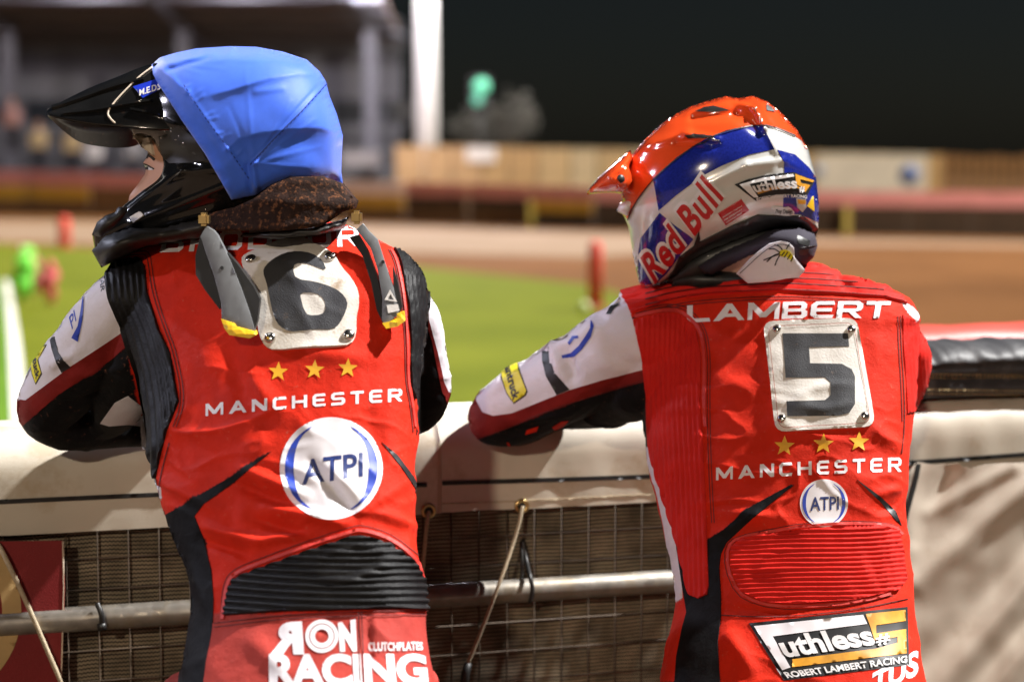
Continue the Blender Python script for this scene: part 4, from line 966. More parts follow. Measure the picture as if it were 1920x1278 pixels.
# prints
glyphs('lettering', 'BRODDUR', [(300, 474), (676, 462), (672, 424), (308, 436)], sfL, MA['print'], suitL, gap=.28)
for c in ((522, 697), (590, 693), (652, 690)): patch('star', starloop(*c, 19, .06), sfL, MA['star'], suitL, sx=6, wall=False)
glyphs('lettering', 'MANCHESTER', [(386, 780), (754, 752), (754, 728), (386, 757)], sfL, MA['print'], suitL, gap=.42, bow=2)
def roundel(cx, cy, R, sf, parent, q, lw):
    patch('roundel', ell(cx, cy, R, R, 60), sf, MA['print'], parent, sx=4, off=.0009, thick=.0001)
    for sg in (-1, 1):
        t = np.linspace(-1.15, 1.15, 24); o = np.stack([cx + sg * R * .90 * np.cos(t), cy + R * .90 * np.sin(t)], 1); i = np.stack([cx + sg * R * (.90 - lw * np.cos(t * 1.36) ** .9) * np.cos(t), cy + R * (.90 - lw * .2) * np.sin(t)], 1)
        i[0] = o[0]; i[-1] = o[-1]; patch('roundel_arc', np.vstack([o, i[1:-1][::-1]]), sf, MA['blueprint'], parent, sx=4, off=.0015, thick=0, wall=False)
    text('lettering', 'ATPI', q, sf, MA['navy'], parent, bold=.018, off=.0015, L=5)
roundel(621, 878, 96, sfL, suitL, [(567, 909), (680, 893), (680, 848), (567, 862)], .17)
text('lettering', 'R', [(507, 1227), (571, 1227), (567, 1165), (507, 1168)], sfL, MA['print'], suitL, bold=.06, mirror=True, off=.0021)
patch('gear', [ell(604, 1193, 31, 31, 40), ell(604, 1193, 24, 24, 30)], sfL, MA['print'], suitL, sx=5, off=.0016, wall=False)
patch('gear', [ell(604, 1193, 22, 22, 30), ell(604, 1193, 13, 13, 24)], sfL, MA['print'], suitL, sx=5, off=.0016, wall=False)
text('lettering', 'N', [(638, 1222), (669, 1222), (667, 1161), (634, 1168)], sfL, MA['print'], suitL, bold=.07, off=.0021)
text('lettering', 'CLUTCHPLATES', [(691, 1221), (791, 1219), (790, 1203), (691, 1204)], sfL, MA['print'], suitL, bold=.03, off=.0021)
text('lettering', 'RACING', [(506, 1290), (802, 1284), (796, 1225), (505, 1226)], sfL, MA['print'], suitL, bold=.045, off=.0021)
patch('roundel_arc', [(158, 548), (158, 575), (156, 600), (147, 640), (135, 633), (147, 611), (153, 580)], sfL, MA['blueprint'], suitL, sx=5, off=.0014, wall=False)
text('lettering', 'PI', [(136, 618), (144, 600), (140, 580), (130, 595)], sfL, MA['blueprint'], suitL, bold=.01)
text('lettering', 'WEAR', [(183, 496), (190, 548), (197, 546), (196, 494)], sfL, MA['blk'], suitL, bold=.03)
def patchlogo(lp, q, sf, parent, body):
    patch('arm_badge', lp, sf, MA['blk'], parent, sx=6, off=.0010, thick=.0002)
    c = np.mean(lp, 0); inn = [tuple(np.array(p) + (c - np.array(p)) / np.hypot(*(c - np.array(p))) * 3) for p in lp]
    patch('arm_badge_face', inn, sf, MA['yellow'], parent, sx=6, off=.0020, thick=0, wall=False); text('lettering', body, q, sf, MA['blk'], parent, bold=.035, off=.0028)
patchlogo([(88, 646), (72, 673), (80, 701), (68, 721), (61, 703), (56, 681), (74, 650)], [(63, 676), (70, 712), (77, 704), (72, 668)], sfL, suitL, 'tuck')
patch('cuff_lining', [(188, 793), (215, 755), (240, 742), (264, 760), (270, 800), (240, 795), (205, 798)], sfL, MA['white'], suitL, sx=6)
# bib six
plate6 = [(453, 490), (460, 480), (490, 468), (520, 455), (548, 446), (573, 449), (593, 463), (620, 474), (631, 485), (641, 503), (660, 525), (673, 550), (673, 575), (668, 595), (668, 628), (658, 648), (628, 651), (578, 652), (515, 658), (498, 651), (488, 630), (483, 598), (488, 570), (484, 545), (475, 530), (460, 513)]
num6 = [(613, 508), (605, 488), (585, 475), (560, 471), (535, 474), (513, 485), (498, 498), (493, 510), (500, 530), (505, 555), (513, 593), (525, 613), (545, 622), (565, 620), (590, 617), (625, 618), (638, 605), (650, 580), (652, 565), (640, 548), (620, 537), (590, 528), (555, 523), (549, 505), (553, 494), (573, 493), (590, 499)]
hole6 = [(562, 549), (590, 548), (608, 560), (611, 578), (605, 590), (578, 592), (570, 580), (565, 563)]
bib = patch('number_bib', [smoothpoly(plate6, 1)], sfL, MA['plate'], pl, sx=6, off=.003, thick=.0018); sb6 = Surf(bib)
patch('numeral', [smoothpoly(num6, 1), smoothpoly(hole6, 1)], sb6, MA['numer'], bib, sx=4.5, off=.0006, thick=.0003)
for c in ((471, 487), (619, 482), (507, 634), (654, 628)): dome('rivet', *c, sb6, .0088, MA['metal'], bib, .5)
# neck brace: collar behind the helmet, two rear struts with yellow tips
brl = [(300, 446), (350, 425), (390, 402), (440, 388), (475, 373), (510, 346), (545, 332), (600, 330), (640, 345), (668, 378), (660, 402), (645, 425), (595, 440), (520, 448), (440, 440), (380, 440), (330, 448)]
brl = [(392, 432), (385, 412), (392, 400), (440, 388), (475, 373), (510, 346), (545, 332), (600, 330), (640, 345), (668, 378), (663, 392), (640, 398), (600, 425), (520, 434), (440, 432)]
brace = slab('neck_brace', brl, lambda x, y: 3.052 + 2.2e-6 * (x - 560) ** 2 + .00030 * (400 - y) - .006 * math.exp(-((y - 378 - .02 * (x - 560)) / 14) ** 2) + .0015 * noise.noise(Vector((x / 14, y / 14, 0))), .05, MA['brace'], pl, st=6, smooth=True, bev=.006)
lw = inflate('collar_roll', [(455, 437), (520, 432), (590, 425), (640, 412), (655, 405), (645, 428), (595, 443), (520, 450), (450, 444)], 3.14, .095, MA['matt'], brace, st=4)
fc = inflate('front_yoke', [(172, 470), (195, 440), (240, 425), (300, 425), (390, 400), (412, 420), (405, 446), (335, 454), (272, 464), (218, 488), (190, 502)], 3.22, .11, MA['matt'], brace, st=5)
def Yd(x0, y0, a, x1, y1, b):
    dx, dy = x1 - x0, y1 - y0; L2 = dx * dx + dy * dy
    return lambda x, y: a + (b - a) * max(-.2, min(1.2, ((x - x0) * dx + (y - y0) * dy) / L2))
def strut(face, side, tip, Yf, side2=None):
    slab('strut', face, Yf, .016, MA['strut'], brace, st=10, bev=.002, smooth=True)
    for sd in ([side] + ([side2] if side2 else [])): slab('strut_core', sd, lambda x, y: Yf(x, y) + .006, .020, MA['strutd'], brace, st=10)
    slab('strut_tip', tip, lambda x, y: Yf(x, y) - .004, .022, MA['ytip'], brace, st=8, bev=.002)
yl_ = Yd(392, 425, 3.035, 460, 625, 2.955)
strut([(376, 443), (386, 424), (400, 432), (408, 442), (430, 485), (452, 540), (468, 585), (478, 620), (440, 614), (416, 600), (414, 565), (402, 520), (388, 480)], [(376, 440), (366, 480), (367, 515), (385, 545), (412, 580), (414, 560), (400, 518), (386, 476)], [(415, 598), (440, 606), (444, 612), (478, 621), (480, 628), (468, 634), (430, 628), (420, 615)], yl_, [(426, 474), (446, 496), (476, 538), (487, 560), (483, 600), (477, 618), (466, 580), (450, 536)])
yr_ = Yd(680, 425, 3.065, 735, 600, 2.985)
strut([(668, 430), (680, 419), (690, 432), (708, 450), (722, 495), (738, 540), (748, 590), (722, 608), (716, 600), (717, 560), (708, 505), (695, 465)], [(655, 445), (672, 440), (690, 470), (706, 512), (716, 560), (717, 604), (706, 580), (696, 530), (680, 480)], [(717, 606), (730, 603), (744, 596), (744, 588), (757, 584), (759, 602), (745, 612), (724, 616)], yr_, [(736, 500), (746, 530), (754, 575), (749, 588), (738, 540)])
def clip_(px, py, Y): 
    c = P(px, py, Y); return c
for (px, py, Y) in ((381, 412, 3.03), (668, 408, 3.06)):
    a = P(px - 10, py - 13, Y); b = P(px + 10, py + 12, Y); box('clip', a.x, b.x, Y, Y + .025, b.z, a.z, MA['brass'], brace, .004)
strut_emb = slab('emblem', [[(721, 562), (731, 543), (745, 566)], [(727, 561), (732, 551), (739, 562)]], lambda x, y: yr_(x, y) - .0012, .001, MA['plate5'], brace, st=8)
slab('emblem', [(725, 572), (746, 570), (749, 582), (728, 587)], lambda x, y: yr_(x, y) - .0012, .001, MA['plate5'], brace, st=8)
for (px, py, yy) in ((416, 502, yl_), (718, 491, yr_)): slab('screw_hole', ell(px, py, 3.5, 3.5, 12), lambda x, y: yy(x, y) - .0012, .001, MA['strutd'], brace, st=4)
# head, helmet
HY = 3.21
headL = inflate('head', [(285, 250), (272, 262), (268, 272), (276, 282), (279, 292), (272, 300), (268, 306), (274, 314), (272, 326), (258, 346), (243, 366), (241, 376), (246, 384), (262, 396), (300, 412), (360, 430), (470, 440), (560, 420), (560, 260), (430, 200)], HY, .085, MA['skin'], pl, st=5)
sh = Surf(headL)
patch('eye', [(270, 309), (277, 311), (285, 315), (288, 319), (279, 319), (274, 316)], sh, MA['decwhite'], headL, sx=4); patch('eye', ell(277, 315, 2.6, 3.2, 12), sh, MA['blk'], headL, sx=3, off=.0016)
strip('eyebrow', [(271, 293), (277, 291), (284, 294), (290, 300)], 4.5, sh, MB['hair'], headL); strip('eyelid', [(268, 307), (277, 310), (289, 317)], 2.4, sh, MB['hair'], headL)
hl = [(292, 118), (380, 100), (480, 95), (560, 112), (600, 165), (624, 250), (624, 330), (600, 380), (520, 410), (440, 425), (380, 428), (330, 436), (260, 446), (205, 470), (180, 482), (173, 440), (182, 420), (197, 404), (215, 398), (232, 385), (252, 366), (292, 320), (300, 302), (290, 284), (284, 262), (268, 256), (250, 256), (238, 232), (262, 170)]
def hx(V):
    h = np.zeros(len(V))
    for a, b, wd, am in (((215, 400), (340, 320), 8, .006), ((340, 320), (420, 318), 8, .005), ((245, 420), (420, 350), 8, .006), ((260, 432), (400, 395), 7, .005), ((230, 215), (330, 235), 16, .006), ((300, 268), (390, 270), 12, .004), ((320, 285), (360, 300), 16, -.008)):
        d, t = segdist(V, a, b); h += am * np.exp(-(d / wd) ** 2)
    return h
helL = inflate('helmet', hl, HY, .128, MA['gloss'], pl, st=4.5, extra=hx); helL['label'] = 'gloss black off-road helmet flecked with dirt'
shl = Surf(helL)
patch('brow_pad', [(248, 262), (258, 256), (283, 258), (288, 275), (291, 292), (282, 284), (272, 278), (262, 275)], Surf(headL, helL), MA['cream'], helL, sx=5, off=.002, thick=.003)
patch('vent', [(312, 246), (335, 235), (368, 262), (388, 300), (370, 292), (330, 268)], shl, MA['matt'], helL, sx=7, off=.0006, thick=.001)
patch('cheek_guard', [(298, 256), (330, 245), (372, 288), (392, 300), (360, 305), (318, 306), (306, 296), (300, 275)], shl, MA['matt'], helL, sx=7, off=.0004, thick=.0006)
patch('chin_sticker', rquad([(244, 408), (264, 396), (271, 404), (251, 418)], 3), shl, MA['plate5'], helL, sx=5, off=.002, thick=.0006)
inflate('chin_vent', [(172, 440), (182, 416), (198, 404), (214, 400), (222, 388), (238, 388), (240, 398), (215, 425), (190, 445)], 3.10, .035, MA['matt'], helL, st=4)
for c in ((386, 398), (386, 392), (303, 258), (310, 244), (322, 246), (330, 262), (344, 268), (336, 255)): dome('screw', *c, shl, .0016, MA['metal'], helL, .6, .001)
# peak: a tent-shaped plate built from sections along its length
def peak(secs, Yc, mat, mat2, parent):
    V = []; n = 13; secs = spline(secs, 4)
    for (nx, ny, rx, ry, fx, fy, hw) in secs:
        for k in range(n):
            t = k / (n - 1) * 2 - 1; c = 1 - abs(t) ** 2.2
            e = (nx, ny) if t < 0 else (fx, fy); V.append(P(e[0] + (rx - e[0]) * c, e[1] + (ry - e[1]) * c, Yc + t * hw))
    m = len(secs); F = []
    for i in range(m - 1):
        for k in range(n - 1): a = i * n + k; F.append([a, a + 1, a + n + 1, a + n])
    N2 = len(V); off = [v + Vector((0, 0, -.004)) for v in V]
    F2 = [[i + N2 for i in f[::-1]] for f in F]
    B = [(k, k + 1) for k in range(n - 1)] + [((m - 1) * n + k + 1, (m - 1) * n + k) for k in range(n - 1)] + [((i + 1) * n, i * n) for i in range(m - 1)] + [(i * n + n - 1, (i + 1) * n + n - 1) for i in range(m - 1)]
    o = obj('peak', V + off, F + F2 + [[b, a, a + N2, b + N2] for a, b in B], mat, parent); o.data.materials.append(mat2)
    for i in range(len(F), len(F) + len(F2)): o.data.polygons[i].material_index = 1
    return o
pk = peak([(88, 213, 88, 205, 90, 214, .075), (110, 218, 112, 192, 118, 240, .082), (150, 226, 165, 166, 150, 262, .088), (195, 232, 220, 144, 195, 271, .092), (240, 236, 262, 127, 240, 272, .094), (285, 240, 300, 116, 270, 262, .094), (330, 240, 340, 112, 300, 250, .09)], HY - .005, MA['gloss'], MA['visu'], helL)
spk = Surf(pk, helL)
for ln in ([(98, 205), (150, 188), (210, 165), (270, 150)], [(120, 215), (180, 208), (240, 196), (285, 190)], [(245, 206), (290, 214), (330, 232)]): strip('highlight_ridge', ln, 4, spk, MA['gloss'], helL, off=.001, thick=.004)  # raised strips added to catch long highlights on the peak
patch('sticker', [(250, 164), (294, 150), (300, 168), (268, 185)], spk, M('sticker_blue', (.015, .04, .50), .3, coat=.5), helL, sx=5, off=.0016, thick=.0006)
text('lettering', 'M.E.D.S', [(262, 182), (306, 168), (303, 157), (259, 171)], spk, MA['decwhite'], helL, bold=.03, shear=.3, off=.0030)
s_ = [shl_p for shl_p in ((286, 128), (262, 146), (235, 172), (214, 195), (203, 213), (208, 224), (216, 232))]
pts = [];
for x, y in s_:
    r = spk.hit(x, y); pts.append(tuple(r[0] + r[1] * .002))
V, F = tube([Vector(p) for p in spline(pts, 5)], .0015, 6); obj('elastic_cord', V, F, MA['cream'], helL)
# blue stretch cover with the ridges of the shell showing through
cvl = [(284, 122), (300, 108), (330, 99), (368, 91), (430, 87), (480, 88), (530, 97), (575, 112), (600, 135), (611, 153), (618, 180), (632, 215), (643, 255), (641, 290), (640, 322), (643, 345), (650, 362), (628, 342), (590, 331), (545, 332), (510, 346), (480, 366), (434, 375), (420, 350), (385, 290), (340, 225), (298, 160), (287, 140)]
def step(V, line, drop, wd):
    """a ledge: the surface below the line sits lower and swells back out"""
    l = np.asarray(line, float); y = np.interp(V[:, 0], l[:, 0], l[:, 1]); d = V[:, 1] - y
    q = np.maximum(d, 0) / wd; k = (V[:, 0] > l[0, 0] - 5) / (1 + np.exp((l[0, 0] + 25 - V[:, 0]) / 10))
    return -drop * q * np.exp(1 - q) * k
def cx(V):
    h = step(V, [(350, 122), (430, 112), (520, 118), (600, 140)], .003, 16) + step(V, [(370, 186), (430, 170), (500, 148), (560, 138), (612, 142)], .0075, 30) + step(V, [(420, 268), (480, 252), (540, 243), (600, 240), (645, 252)], .0085, 28)
    for a, b, wd, am in (((300, 125), (350, 172), 7, .003), ((350, 172), (425, 280), 5, .003), ((425, 280), (482, 352), 5, .003), ((612, 156), (478, 305), 3, .0015), ((606, 150), (474, 298), 3, -.0012), ((335, 150), (415, 268), 5, -.0015), ((474, 312), (482, 360), 5, .005), ((464, 310), (470, 355), 5, -.004), ((310, 122), (400, 98), 6, .004), ((315, 132), (390, 108), 5, -.003), ((480, 172), (530, 166), 6, .0015)):
        d, t = segdist(V, a, b); h += am * np.exp(-(d / wd) ** 2)
    for bx, by, am in ((545, 190, .0016), (590, 225, .0018), (600, 275, .0014), (575, 315, .0016), (540, 335, .0014), (430, 200, -.0012), (520, 250, -.0014), (460, 130, .001)):   # tension folds from the seam corner
        d, t = segdist(V, (476, 306), (bx, by)); h += am * np.exp(-(d / 4.5) ** 2) * (1 - .6 * t)
    for bx, by in ((400, 110), (420, 130), (380, 140), (440, 100)):
        d, t = segdist(V, (304, 116), (bx, by)); h += .0016 * np.exp(-(d / 3.2) ** 2) * (1 - .7 * t)
    for k in range(9):                                     # gathers along the elastic seam
        t = (k + .35 * math.sin(k * 2.7)) / 8; a = (345 + 90 * t, 165 + 130 * t); q = 10 + 9 * abs(math.sin(k * 1.9)); b = (a[0] + q * 1.1, a[1] - q * (.5 + .4 * math.sin(k))); d, _ = segdist(V, a, b); h += (.0006 + .0007 * abs(math.cos(k * 1.3))) * np.exp(-(d / 2.8) ** 2)
    return h
cov = inflate('helmet_cover', cvl, HY, .1345, MA['lycra'], helL, st=3.2, extra=cx, power=.46, over=(Surf(helL, pk), .017, 9.)); cov['label'] = 'stretchy blue cloth cover gathered at a seam'
scv = Surf(cov)
def dashes(line, ln, gap):
    l = smoothline(line, 2); d = np.r_[0, np.cumsum(np.hypot(*np.diff(l, axis=0).T))]; out = []; s = 0
    while s + ln < d[-1]:
        out.append(strip_loop(np.array([[np.interp(s + q, d, l[:, 0]), np.interp(s + q, d, l[:, 1])] for q in (0, ln)]), 2.0)); s += ln + gap
    return out
md = M('dark_blue_thread', (.012, .05, .34), .7)
for ln in ([(345, 160), (380, 215), (425, 275), (470, 340)], [(612, 158), (560, 215), (510, 265), (472, 310)]): st = patch('seam_stitching', dashes(ln, 5, 4), scv, md, helL, sx=5, off=.0008, wall=False); st['kind'] = 'stuff'
strip('seam', [(612, 157), (560, 214), (510, 264), (470, 309)], 1.6, scv, md, helL, off=.0004, wall=False)

# ---------------------------------------------------------------- rider five
pr_ = empty('person', (P(1480, 1278, 3.16).x, 3.25, 0)); tag(pr_, 'rider leaning on the fence in red ribbed suit, red and silver helmet, number five bib', 'person')
rowsR = [(496, 1455, 1545, 3.53, .05), (508, 1400, 1568, 3.52, .065), (518, 1320, 1590, 3.51, .078), (528, 1262, 1632, 3.50, .09), (540, 1200, 1665, 3.49, .10), (556, 1168, 1688, 3.48, .11), (580, 1174, 1702, 3.47, .118), (610, 1188, 1706, 3.46, .125), (650, 1197, 1706, 3.445, .13), (700, 1204, 1702, 3.42, .133), (760, 1211, 1700, 3.395, .132), (840, 1214, 1693, 3.36, .125),
         (900, 1224, 1689, 3.32, .118), (960, 1238, 1687, 3.285, .112), (1000, 1247, 1690, 3.26, .110), (1060, 1260, 1699, 3.235, .112), (1120, 1270, 1703, 3.215, .116), (1160, 1267, 1708, 3.205, .12), (1200, 1258, 1715, 3.195, .125), (1278, 1246, 1726, 3.18, .13), (1340, 1245, 1730, 3.18, .128)]
rowsR = lean(rowsR, 580, 3.475, 1278, 3.12)
armsR = [[(1300, 655, 3.45, 66), (1226, 637, 3.46, 76), (1155, 655, 3.49, 79), (1085, 703, 3.53, 76), (1005, 745, 3.57, 73), (948, 776, 3.60, 64), (934, 784, 3.62, 54), (970, 798, 3.67, 40), (1040, 792, 3.73, 40), (1140, 778, 3.80, 40), (1240, 772, 3.86, 34)], [(1290, 680, 3.43, 50), (1225, 715, 3.45, 60), (1165, 742, 3.53, 52), (1090, 770, 3.63, 36), (1040, 780, 3.68, 25)], [(1285, 720, 3.42, 50), (1240, 790, 3.44, 36), (1235, 830, 3.43, 24)],
         [(1640, 615, 3.48, 46), (1688, 660, 3.51, 50), (1692, 700, 3.53, 50), (1683, 738, 3.57, 44), (1640, 765, 3.66, 40), (1560, 770, 3.74, 36)]]
awR = [(1162, 545), (1172, 560), (1186, 600), (1200, 660), (1207, 693), (1130, 712), (1068, 731), (1040, 742), (960, 774), (925, 779), (905, 772), (893, 750), (893, 725), (905, 705), (950, 660), (1040, 590)]
arR = [(1207, 693), (1209, 715), (1110, 742), (1030, 770), (960, 800), (888, 826), (868, 810), (866, 770), (880, 730), (893, 725), (893, 750), (905, 772), (925, 779), (960, 774), (1040, 742), (1068, 731), (1130, 712)]
abR = [(1209, 713), (1214, 760), (1218, 850), (1150, 860), (880, 850), (888, 826), (960, 800), (1030, 770), (1110, 742)]
yoke = [(1165, 548), (1212, 536), (1282, 522), (1353, 513), (1414, 505), (1461, 497), (1500, 494), (1527, 497), (1564, 506), (1582, 520), (1611, 522), (1652, 534), (1690, 556), (1700, 570), (1658, 559), (1564, 552), (1461, 547), (1329, 553), (1259, 562), (1184, 588), (1176, 570)]
ribL5 = [(1189, 601), (1250, 587), (1282, 594), (1306, 620), (1315, 667), (1313, 759), (1316, 788), (1324, 954), (1329, 1097), (1326, 1113), (1310, 1121), (1291, 1113), (1280, 1064), (1268, 1015), (1246, 943), (1224, 871), (1215, 816), (1213, 761), (1205, 678)]
wst5 = [(1206, 838), (1218, 838), (1226, 871), (1247, 943), (1268, 1015), (1277, 1064), (1280, 1120), (1268, 1128), (1255, 1053), (1245, 987), (1232, 926)]
blk5 = [(1268, 1017), (1278, 1059), (1290, 1114), (1310, 1122), (1327, 1114), (1330, 1098), (1327, 1012), (1357, 993), (1401, 954), (1484, 908), (1487, 910), (1412, 971), (1363, 1016), (1352, 1038), (1349, 1065), (1352, 1114), (1352, 1153), (1346, 1203), (1350, 1278), (1352, 1345), (1262, 1345), (1266, 1278), (1269, 1230), (1280, 1175), (1288, 1147), (1280, 1098)]
sw5 = [(1607, 899), (1650, 930), (1679, 958), (1690, 985), (1680, 976), (1650, 940)]
lum5 = [(1390, 1009), (1467, 996), (1578, 986), (1650, 985), (1683, 995), (1691, 1031), (1697, 1087), (1683, 1106), (1605, 1125), (1495, 1133), (1429, 1128), (1390, 1109), (1371, 1064), (1371, 1026)]
rsh5 = [(1692, 590), (1712, 600), (1735, 632), (1748, 680), (1740, 730), (1716, 770), (1700, 775), (1699, 720), (1693, 650)]
paintR = [(awR, WHITE), (arR, DRED), (abR, BLACK), (wst5, WHITE), (blk5, BLACK), ([(1200, 1278), (1350, 1278), (1352, 3000), (1200, 3000)], BLACK), ([(1680, 555), (1712, 575), (1722, 590), (1716, 606), (1700, 582)], WHITE)]
foldsR = [((1060, 660), (1078, 720), 9, -.009), ((1040, 640), (1052, 700), 8, .006), ((1080, 640), (1120, 610), 12, .005), ((1030, 655), (1080, 640), 7, .005), ((1120, 600), (1140, 590), 8, -.004), ((905, 745), (985, 690), 10, .003), ((1095, 660), (1180, 700), 14, .003), ((1640, 930), (1690, 915), 10, .004), ((1640, 960), (1690, 945), 9, -.003), ((1360, 960), (1470, 975), 14, .004),
          ((1330, 700), (1420, 740), 20, .003), ((1640, 800), (1690, 850), 14, .004), ((1360, 1140), (1500, 1145), 8, -.003), ((1360, 1180), (1420, 1270), 16, .005), ((1100, 740), (1200, 730), 9, -.003), ((1240, 520), (1400, 520), 10, .004), ((1400, 530), (1440, 512), 10, -.006), ((1560, 515), (1600, 540), 9, -.006), ((980, 790), (1080, 770), 8, .003), ((940, 815), (1000, 800), 8, -.004)]
hipR = P(1480, 1330, 3.18)
legsR = [leg(hipR.x - .10, 3.14, hipR.z + .06, hipR.x - .15, 3.34), leg(hipR.x + .10, 3.16, hipR.z + .06, hipR.x + .15, 3.16)]
suitR = make_suit(pr_, rowsR, math.radians(-25), armsR, paintR, foldsR, legsR, RED)
sfR = Surf(suitR)
boots(pr_, [(hipR.x - .15, 3.34), (hipR.x + .15, 3.16)], .1)
hand(pr_, P(1240, 772, 3.86), (1, .3, -.15), (0, 0, 1), MA['glove']); hand(pr_, P(1560, 770, 3.74), (-1, .5, -.15), (0, 0, 1), MA['glove'])
patch('sleeve_panel', awR, sfR, MA['white'], suitR, sx=7, off=.0003, thick=.0004); patch('sleeve_stripe', arR, sfR, MA['dred'], suitR, sx=8, off=.0004, thick=.0006)
patch('sleeve_band', [(1017, 652), (1029, 650), (1030, 668), (1042, 700), (1068, 730), (1044, 740), (1024, 705), (1017, 675)], sfR, MA['blk'], suitR, sx=6, off=.0014, thick=0)
yk = patch('shoulder_yoke', yoke, sfR, MA['redrib'], suitR, sx=7, sy=1.7, h=rib(lambda x, y: y - np.interp(x, [1165, 1259, 1329, 1461, 1564, 1658, 1700], [596, 570, 560, 553, 558, 565, 576]), 10.5, .0065, -.0020))
syk = Surf(yk)
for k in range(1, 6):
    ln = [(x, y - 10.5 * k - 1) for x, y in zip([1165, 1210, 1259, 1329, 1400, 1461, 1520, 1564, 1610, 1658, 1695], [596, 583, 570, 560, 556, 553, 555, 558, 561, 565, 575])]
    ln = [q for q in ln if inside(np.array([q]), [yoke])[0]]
    if len(ln) > 2: strip('groove_shade', ln, 2.0, syk, MA['stitch_and_shade'], suitR, it=1, off=.0006, wall=False)  # dark strips that paint shade into the grooves between the ribs
patch('side_panel', ribL5, sfR, MA['redrib'], suitR, sx=2.4, sy=8, h=rib(lambda x, y: x - np.interp(y, [590, 700, 790, 870, 950, 1020, 1110], [1315, 1313, 1316, 1320, 1324, 1327, 1329]), 9.4, .0034))
patch('side_strip', wst5, sfR, MA['white'], suitR, sx=5); patch('side_panel', blk5, sfR, MA['black'], suitR, sx=7, off=.0012); patch('swoosh', sw5, sfR, MA['blk'], suitR, sx=5)
patch('lumbar_panel', lum5, sfR, MA['redrib'], suitR, sx=8, sy=2.2, thick=.001, h=rib(lambda x, y: y + .035 * x + 3.0 * ((x - 1540) / 150) ** 2 + 1.6 * np.sin(x / 45.), 9.0, .0046))
patch('shoulder_panel', rsh5, sfR, MA['redrib'], suitR, sx=2.2, sy=7, h=rib(lambda x, y: x - np.interp(y, [590, 650, 720, 775], [1690, 1694, 1699, 1702]), 6.5, .0018))
strip('raised_seam', [(1190, 594), (1250, 580), (1286, 587), (1313, 616), (1322, 667), (1320, 760), (1323, 800)], 6, sfR, MA['seam'], suitR, thick=.0018)
for o in (0, 5): strip('stitching', [(1192, 588 - o), (1252, 574 - o), (1290 + o * .5, 581 - o), (1319 + o, 613), (1328 + o, 667), (1326 + o, 760), (1330 + o, 900), (1335 + o, 980)], 1.6, sfR, MA['stitch_and_shade'], suitR, wall=False)
for o in (0, 5): strip('stitching', [(1186, 596 + o * .4), (1259, 571 + o), (1329, 562 + o), (1461, 555 + o), (1564, 560 + o), (1660, 567 + o)], 1.6, sfR, MA['stitch_and_shade'], suitR, wall=False)
lo = smoothpoly(lum5, 1); c_ = lo.mean(0)
for k, (o, mt, wd, tk) in enumerate(((6, 'seam', 5, .0024), (12, 'stitch_and_shade', 1.6, 0.))):
    l2 = c_ + (lo - c_) * (1 + o / np.hypot(*(lo - c_).T))[:, None]; l2 = l2[l2[:, 0] < 1692]; i0 = int(np.argmax(np.abs(np.diff(l2[:, 1])))); l2 = np.roll(l2, -(i0 + 1), 0)
    strip('raised_seam' if k == 0 else 'stitching', l2, wd, sfR, MA[mt], suitR, it=0, thick=tk, wall=(k == 0))
strip('stitching', [(1688, 592), (1689, 650), (1694, 720), (1696, 790), (1690, 850)], 1.6, sfR, MA['stitch_and_shade'], suitR, wall=False); strip('stitching', [(1683, 592), (1684, 650), (1689, 720), (1691, 790)], 1.6, sfR, MA['stitch_and_shade'], suitR, wall=False)
strip('stitching', [(1352, 1153), (1430, 1157), (1520, 1153), (1620, 1140), (1702, 1122)], 2, sfR, MA['stitch_and_shade'], suitR, wall=False)
strip('stitching', [(1209, 712), (1110, 741), (1030, 768), (960, 798), (888, 825)], 1.8, sfR, MA['stitch_and_shade'], suitR, off=.0016, wall=False)
for lp in ([(988, 805), (1010, 798), (1006, 808), (985, 814)], [(1035, 800), (1052, 789), (1066, 788), (1056, 799), (1040, 806)], [(950, 828), (954, 828), (958, 836), (953, 836)]): patch('sleeve_print', lp, sfR, MA['red'], suitR, sx=5, wall=False)
glyphs('lettering', 'LAMBERT', [(1289, 605), (1664, 597), (1670, 566), (1289, 573)], sfR, MA['print'], suitR, gap=.12, bow=3, off=.0014)
for c in ((1471, 836), (1544, 832), (1610, 828)): patch('star', starloop(*c, 20, .04), sfR, MA['star'], suitR, sx=6, wall=False)
glyphs('lettering', 'MANCHESTER', [(1343, 900), (1690, 884), (1690, 857), (1343, 876)], sfR, MA['print'], suitR, gap=.42, bow=2)
roundel(1545, 943, 45, sfR, suitR, [(1519, 958), (1573, 955), (1573, 930), (1519, 932)], .15)
patch('roundel_arc', [(1108, 600), (1114, 612), (1108, 632), (1092, 655), (1078, 668), (1054, 672), (1053, 666), (1072, 661), (1086, 648), (1098, 630), (1107, 615)], sfR, MA['blueprint'], suitR, sx=5, off=.0014, wall=False)
patch('roundel_arc', [(1065, 643), (1074, 630), (1085, 629), (1086, 634), (1078, 635), (1069, 647)], sfR, MA['blueprint'], suitR, sx=5, off=.0014, wall=False)
patchlogo([(938, 685), (946, 672), (970, 669), (974, 690), (990, 734), (986, 742), (964, 757), (950, 738), (940, 710)], [(947, 690), (963, 752), (977, 744), (960, 682)], sfR, suitR, 'antruck')
patch('sleeve_print', [(1137, 590), (1146, 572), (1158, 566), (1162, 572), (1152, 580), (1146, 590)], sfR, MA['blk'], suitR, sx=5, off=.0014, wall=False)
